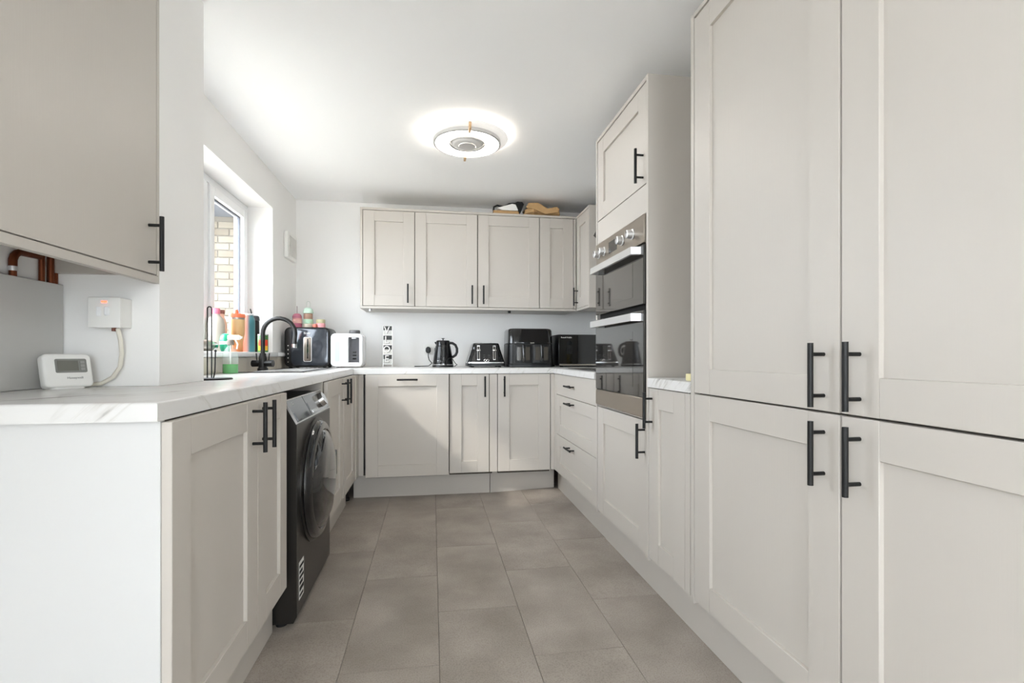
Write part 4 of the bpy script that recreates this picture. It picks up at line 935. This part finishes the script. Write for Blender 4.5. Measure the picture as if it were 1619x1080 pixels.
YM = 3.80
t = thing('microwave', 'black glass-fronted microwave in the back right corner', 'microwave', (1.22, 4.0, WT))
m = M(); m.box(0.985, 1.452, YM + 0.018, 4.17, WT + 0.012, 1.180, 0.004, 2); part('body', m, black_p, t)
m = M(); m.box(0.985, 1.34, YM, YM + 0.017, WT + 0.014, 1.179, 0.002); d = part('door', m, mat('mirror_black_glass', (8, 9, 10), 0.02, spec=0.6, coat=0.25), t)
m = M(); m.box(1.342, 1.452, YM, YM + 0.017, WT + 0.014, 1.179, 0.002); cpn = part('control_panel', m, black_g, t)
for k in range(2):
    m = M(); m.cyl((1.397, YM - 0.018, 0.99 + k * 0.09), (1.397, YM + 0.0005, 0.99 + k * 0.09), 0.02, n=20); part('dial', m, graphite_d, cpn)
m = M(); m.box(0.99, 1.34, YM - 0.002, YM + 0.0005, WT + 0.014, WT + 0.024, 0.001); part('door_trim', m, steel, d)
text('maker_mark', 'Russell Hobbs', 0.0155, facing((0, -1, 0), (1.046, YM - 0.0006, 1.156)), white_pl, d)
m = M()
for x in (1.02, 1.42):
    for y in (YM + 0.05, 4.13): m.cyl((x, y, WT + 0.0003), (x, y, WT + 0.014), 0.013, n=10)
part('feet', m, black_m, t)
# oil bottle standing behind the oven tower (seen mirrored in the microwave door)
ox, oy = 1.385, 2.69
t = thing('oil_bottle', 'glass oil bottle behind the oven tower, mirrored in the microwave door', 'bottle', (ox, oy, WT))
m = M(); m.lathe([(0.028, 0.0005), (0.030, 0.004), (0.030, 0.170), (0.024, 0.190), (0.018, 0.2)], ox, oy, WT, 24, cap=False); part('glass', m, clear_pl, t)
m = M(); m.lathe([(0.027, 0.0015), (0.029, 0.004), (0.029, 0.105)], ox, oy, WT, 24); part('oil', m, mat('olive_oil', (176, 146, 26), 0.2), t)
m = M(); m.lathe([(0.024, 0.198), (0.026, 0.205), (0.024, 0.225), (0.012, 0.238), (0.001, 0.24)], ox, oy, WT, 20); part('cap', m, mat('grey_cap', (168, 172, 176), 0.35), t)
m = M()
for k in range(11): m.box(ox - 0.010, ox + 0.010, oy + 0.0302, oy + 0.0308, WT + 0.03 + k * 0.012, WT + 0.034 + k * 0.012)
part('measure_marks', m, white_pl, t, smooth=0)

# hob and cooker hood
t = thing('hob', 'black glass hob set in the right worktop beside the oven tower', 'hob', (1.16, 3.02, WT))
m = M(); m.slab('Z', rrect(0.925, 1.42, 2.74, 3.32, 0.01), WT + 0.0005, WT + 0.006, 0.001, 1); part('glass', m, black_g, t)
for (x, y, r) in ((1.05, 2.90, 0.09), (1.05, 3.16, 0.075), (1.29, 2.90, 0.075), (1.29, 3.16, 0.09)):
    m = M(); m.lathe([(r, 0), (r, 0.0004), (r - 0.003, 0.0004), (r - 0.003, 0)], x, y, WT + 0.0061, 32, cap=False); part('cooking_zone', m, mat('zone_grey', (90, 90, 92), 0.4), t)
t = thing('cooker_hood', 'black slanted cooker hood mostly hidden behind the oven tower', 'cooker hood', (1.3, 3.05, 1.5))
m = M(); m.slab('Y', [(1.499, 1.50), (1.38, 1.50), (1.03, 1.79), (1.05, 1.825), (1.40, 1.80), (1.499, 1.80)], 2.80, 3.09, 0); part('body', m, black_g, t, smooth=0)
m = M(); m.box(1.30, 1.499, 2.86, 3.05, 1.802, ZC - 0.001); part('chimney', m, black_p, t, smooth=0)
# yellow block in the niche
m = M(); m.slab('Z', rrect(0.918, 0.945, 1.664, 1.70, 0.006), WT + 0.0005, WT + 0.026, 0.003, 2)
tag(link('sponge', m, mat('yellow_sponge', (226, 216, 168), 0.8, bump=((200, 200, 200), 0.4, 0.002))), 'small pale yellow sponge on the niche worktop', 'sponge')

# ------------------------------------------------------------------ bags on top of the wall cabinets
kraft = mat('kraft_paper', (186, 150, 104), 0.75, bump=((40, 40, 40), 0.5, 0.01), var=0.12, varscale=12)
ZTOP = 2.1532
def crumple(m, seed, amt):
    rnd = random.Random(seed)
    for v in m.bm.verts:
        if v.co.z > ZTOP + 0.004: v.co += Vector((rnd.uniform(-amt, amt), rnd.uniform(-amt, amt), rnd.uniform(-amt, amt) * 0.8))
t = thing('paper_bag', 'crumpled brown paper bag on top of the wall cabinets', 'bag', (0.89, 4.03, ZTOP))
m = M(); rnd = random.Random(3); rs = []
for i in range(9):
    f_ = i / 8; x = 0.748 + f_ * 0.285
    h = [0.055, 0.075, 0.105, 0.122, 0.106, 0.085, 0.078, 0.092, 0.088][i]
    ring = []
    for j in range(12):
        a = 2 * PI * j / 12; yy = 4.02 + 0.07 * math.cos(a) * (0.8 + 0.2 * math.sin(i)); zz = ZTOP + 0.0005 + h * max(0, 0.5 + 0.5 * math.sin(a)) * 1.0
        ring.append((x + rnd.uniform(-0.008, 0.008), yy + rnd.uniform(-0.01, 0.01), zz if math.sin(a) < -0.7 else min(ZC - 0.008, zz + rnd.uniform(-0.006, 0.006))))
    rs.append(ring)
m.rings(rs); crumple(m, 5, 0.004); part('body', m, kraft, t, smooth=20)
m = M(); m.rings([[(0.75 + dx, 3.955 + dy, ZTOP + z) for (dx, z) in ((0.02, 0.095), (0.10, 0.10), (0.17, 0.055), (0.26, 0.075), (0.265, 0.03), (0.16, 0.012), (0.06, 0.05), (0.0, 0.06))] for dy in (-0.012, 0.006)]); part('folded_flap', m, kraft, t, smooth=20)
m = M(); m.slab('Z', rrect(1.02, 1.10, 3.96, 4.10, 0.02), ZTOP + 0.0005, ZTOP + 0.006); tag(link('flat_packet', m, black_p), 'flat dark packet under the right end of the paper bag', 'packet')
t = thing('carrier_bag', 'folded bag with black handle and white side on top of the wall cabinets', 'bag', (0.61, 4.03, ZTOP))
m = M(); m.box(0.487, 0.70, 3.97, 4.10, ZTOP + 0.0005, ZTOP + 0.032, 0.006, 2); bmesh.ops.subdivide_edges(m.bm, edges=m.bm.edges[:], cuts=1); crumple(m, 8, 0.003); part('base', m, kraft, t, smooth=20)
m = M(); m.rings([[(0.56, y, ZTOP + 0.034), (0.685, y, ZTOP + 0.034), (0.70, y, ZTOP + 0.05), (0.676, y, ZTOP + 0.082), (0.64, y, ZTOP + 0.088), (0.52, y, ZTOP + 0.05)] for y in (3.965, 4.06)]); part('white_side', m, white_pl, t, smooth=20)
m = M(); m.rings([[(0.70, y, ZTOP + 0.012), (0.706, y, ZTOP + 0.012), (0.735, y, ZTOP + 0.085), (0.72, y, ZTOP + 0.104), (0.68, y, ZTOP + 0.104), (0.662, y, ZTOP + 0.095)] for y in (3.955, 4.04)]); part('black_corner', m, black_m, t, smooth=20)
m = M(); m.tube([(0.492, 4.0, ZTOP + 0.035), (0.493, 3.99, ZTOP + 0.062), (0.52, 3.985, ZTOP + 0.074), (0.575, 3.985, ZTOP + 0.066), (0.62, 3.99, ZTOP + 0.092), (0.675, 3.995, ZTOP + 0.100)], 0.008, 8); part('strap', m, black_m, t)

# ------------------------------------------------------------------ outside the window
m = M(); m.box(-9, 4, -9, 12, -0.25, -0.13); g = link('garden_ground', m, mat('paving', (170, 164, 152), 0.9, var=0.1)); g['kind'] = 'structure'
YE = 5.5
t = thing('brick_outbuilding', 'pale brick outbuilding with overhanging white-edged roof outside the window', 'building', (-2.9, 6.0, 0))
m = M(); m.box(-4.6, -1.5, YE + 0.012, 7.5, -0.02, 2.44); part('wall', m, mat('mortar', (104, 98, 89), 0.9, var=0.06), t, smooth=0)
bcols = [mat('brick_a', (116, 108, 95), 0.85, bump=((60, 60, 60), 0.4, 0.004), var=0.1, varscale=20), mat('brick_b', (102, 93, 80), 0.85, bump=((60, 60, 60), 0.4, 0.004), var=0.12, varscale=20), mat('brick_c', (126, 119, 106), 0.85, bump=((60, 60, 60), 0.4, 0.004), var=0.08, varscale=20)]
bmesh_cache = []
for bm_ in bcols:
    b_ = M(); b_.box(-0.1065, 0.1065, 0, 0.02, 0, 0.064, 0.003)
    me = bpy.data.meshes.new('brick'); b_.bm.to_mesh(me); b_.bm.free(); me.materials.append(bm_); bmesh_cache.append(me)
for r in range(17):
    for c in range(7):
        o = bpy.data.objects.new('brick', random.choice(bmesh_cache)); C.objects.link(o); o.parent = t
        o.location = Vector((-2.95 + c * 0.2235 + (0.11 if r % 2 else 0), YE - random.uniform(0, 0.004), 1.13 + r * 0.0745)) - ORG[t.name]
m = M(); m.box(-4.8, -1.47, YE - 0.50, 7.6, 2.44, 2.49); part('roof', m, mat('slate_roof', (92, 96, 106), 0.8, var=0.1), t, smooth=0)
m = M(); m.box(-4.8, -1.47, YE - 0.52, YE - 0.501, 2.425, 2.495); part('fascia', m, upvc, t, smooth=0)
# tree above the outbuilding
t = thing('garden_tree', 'green leafy tree behind the outbuilding outside the window', 'tree', (-3.3, 8.6, -0.02))
m = M(); m.tube([(-3.3, 8.6, -0.02), (-3.28, 8.6, 1.6), (-3.2, 8.6, 3.0)], 0.12, 10, r1=0.05); part('trunk', m, mat('bark', (92, 78, 62), 0.9), t)
lv = M(); rnd = random.Random(11)
for i in range(5000):
    a, b_ = rnd.uniform(0, 2 * PI), math.acos(rnd.uniform(-1, 1)); rr = 1.5 * rnd.random() ** 0.4
    p = Vector((-3.3 + rr * 1.2 * math.sin(b_) * math.cos(a), 8.6 + rr * math.sin(b_) * math.sin(a), 3.35 + rr * 0.75 * math.cos(b_)))
    q = Vector((rnd.gauss(0, 1), rnd.gauss(0, 1), rnd.gauss(0, 1))).normalized(); w = q.orthogonal().normalized()
    s_ = rnd.uniform(0.04, 0.085)
    vs = [lv.bm.verts.new(p + q * s_), lv.bm.verts.new(p + w * s_ * 0.45), lv.bm.verts.new(p - q * s_), lv.bm.verts.new(p - w * s_ * 0.45)]
    lv.bm.faces.new(vs)
o = link('foliage', lv, mat('leaf_green', (112, 136, 74), 0.6, var=0.25, varscale=2), t, smooth=0); o['kind'] = 'stuff'
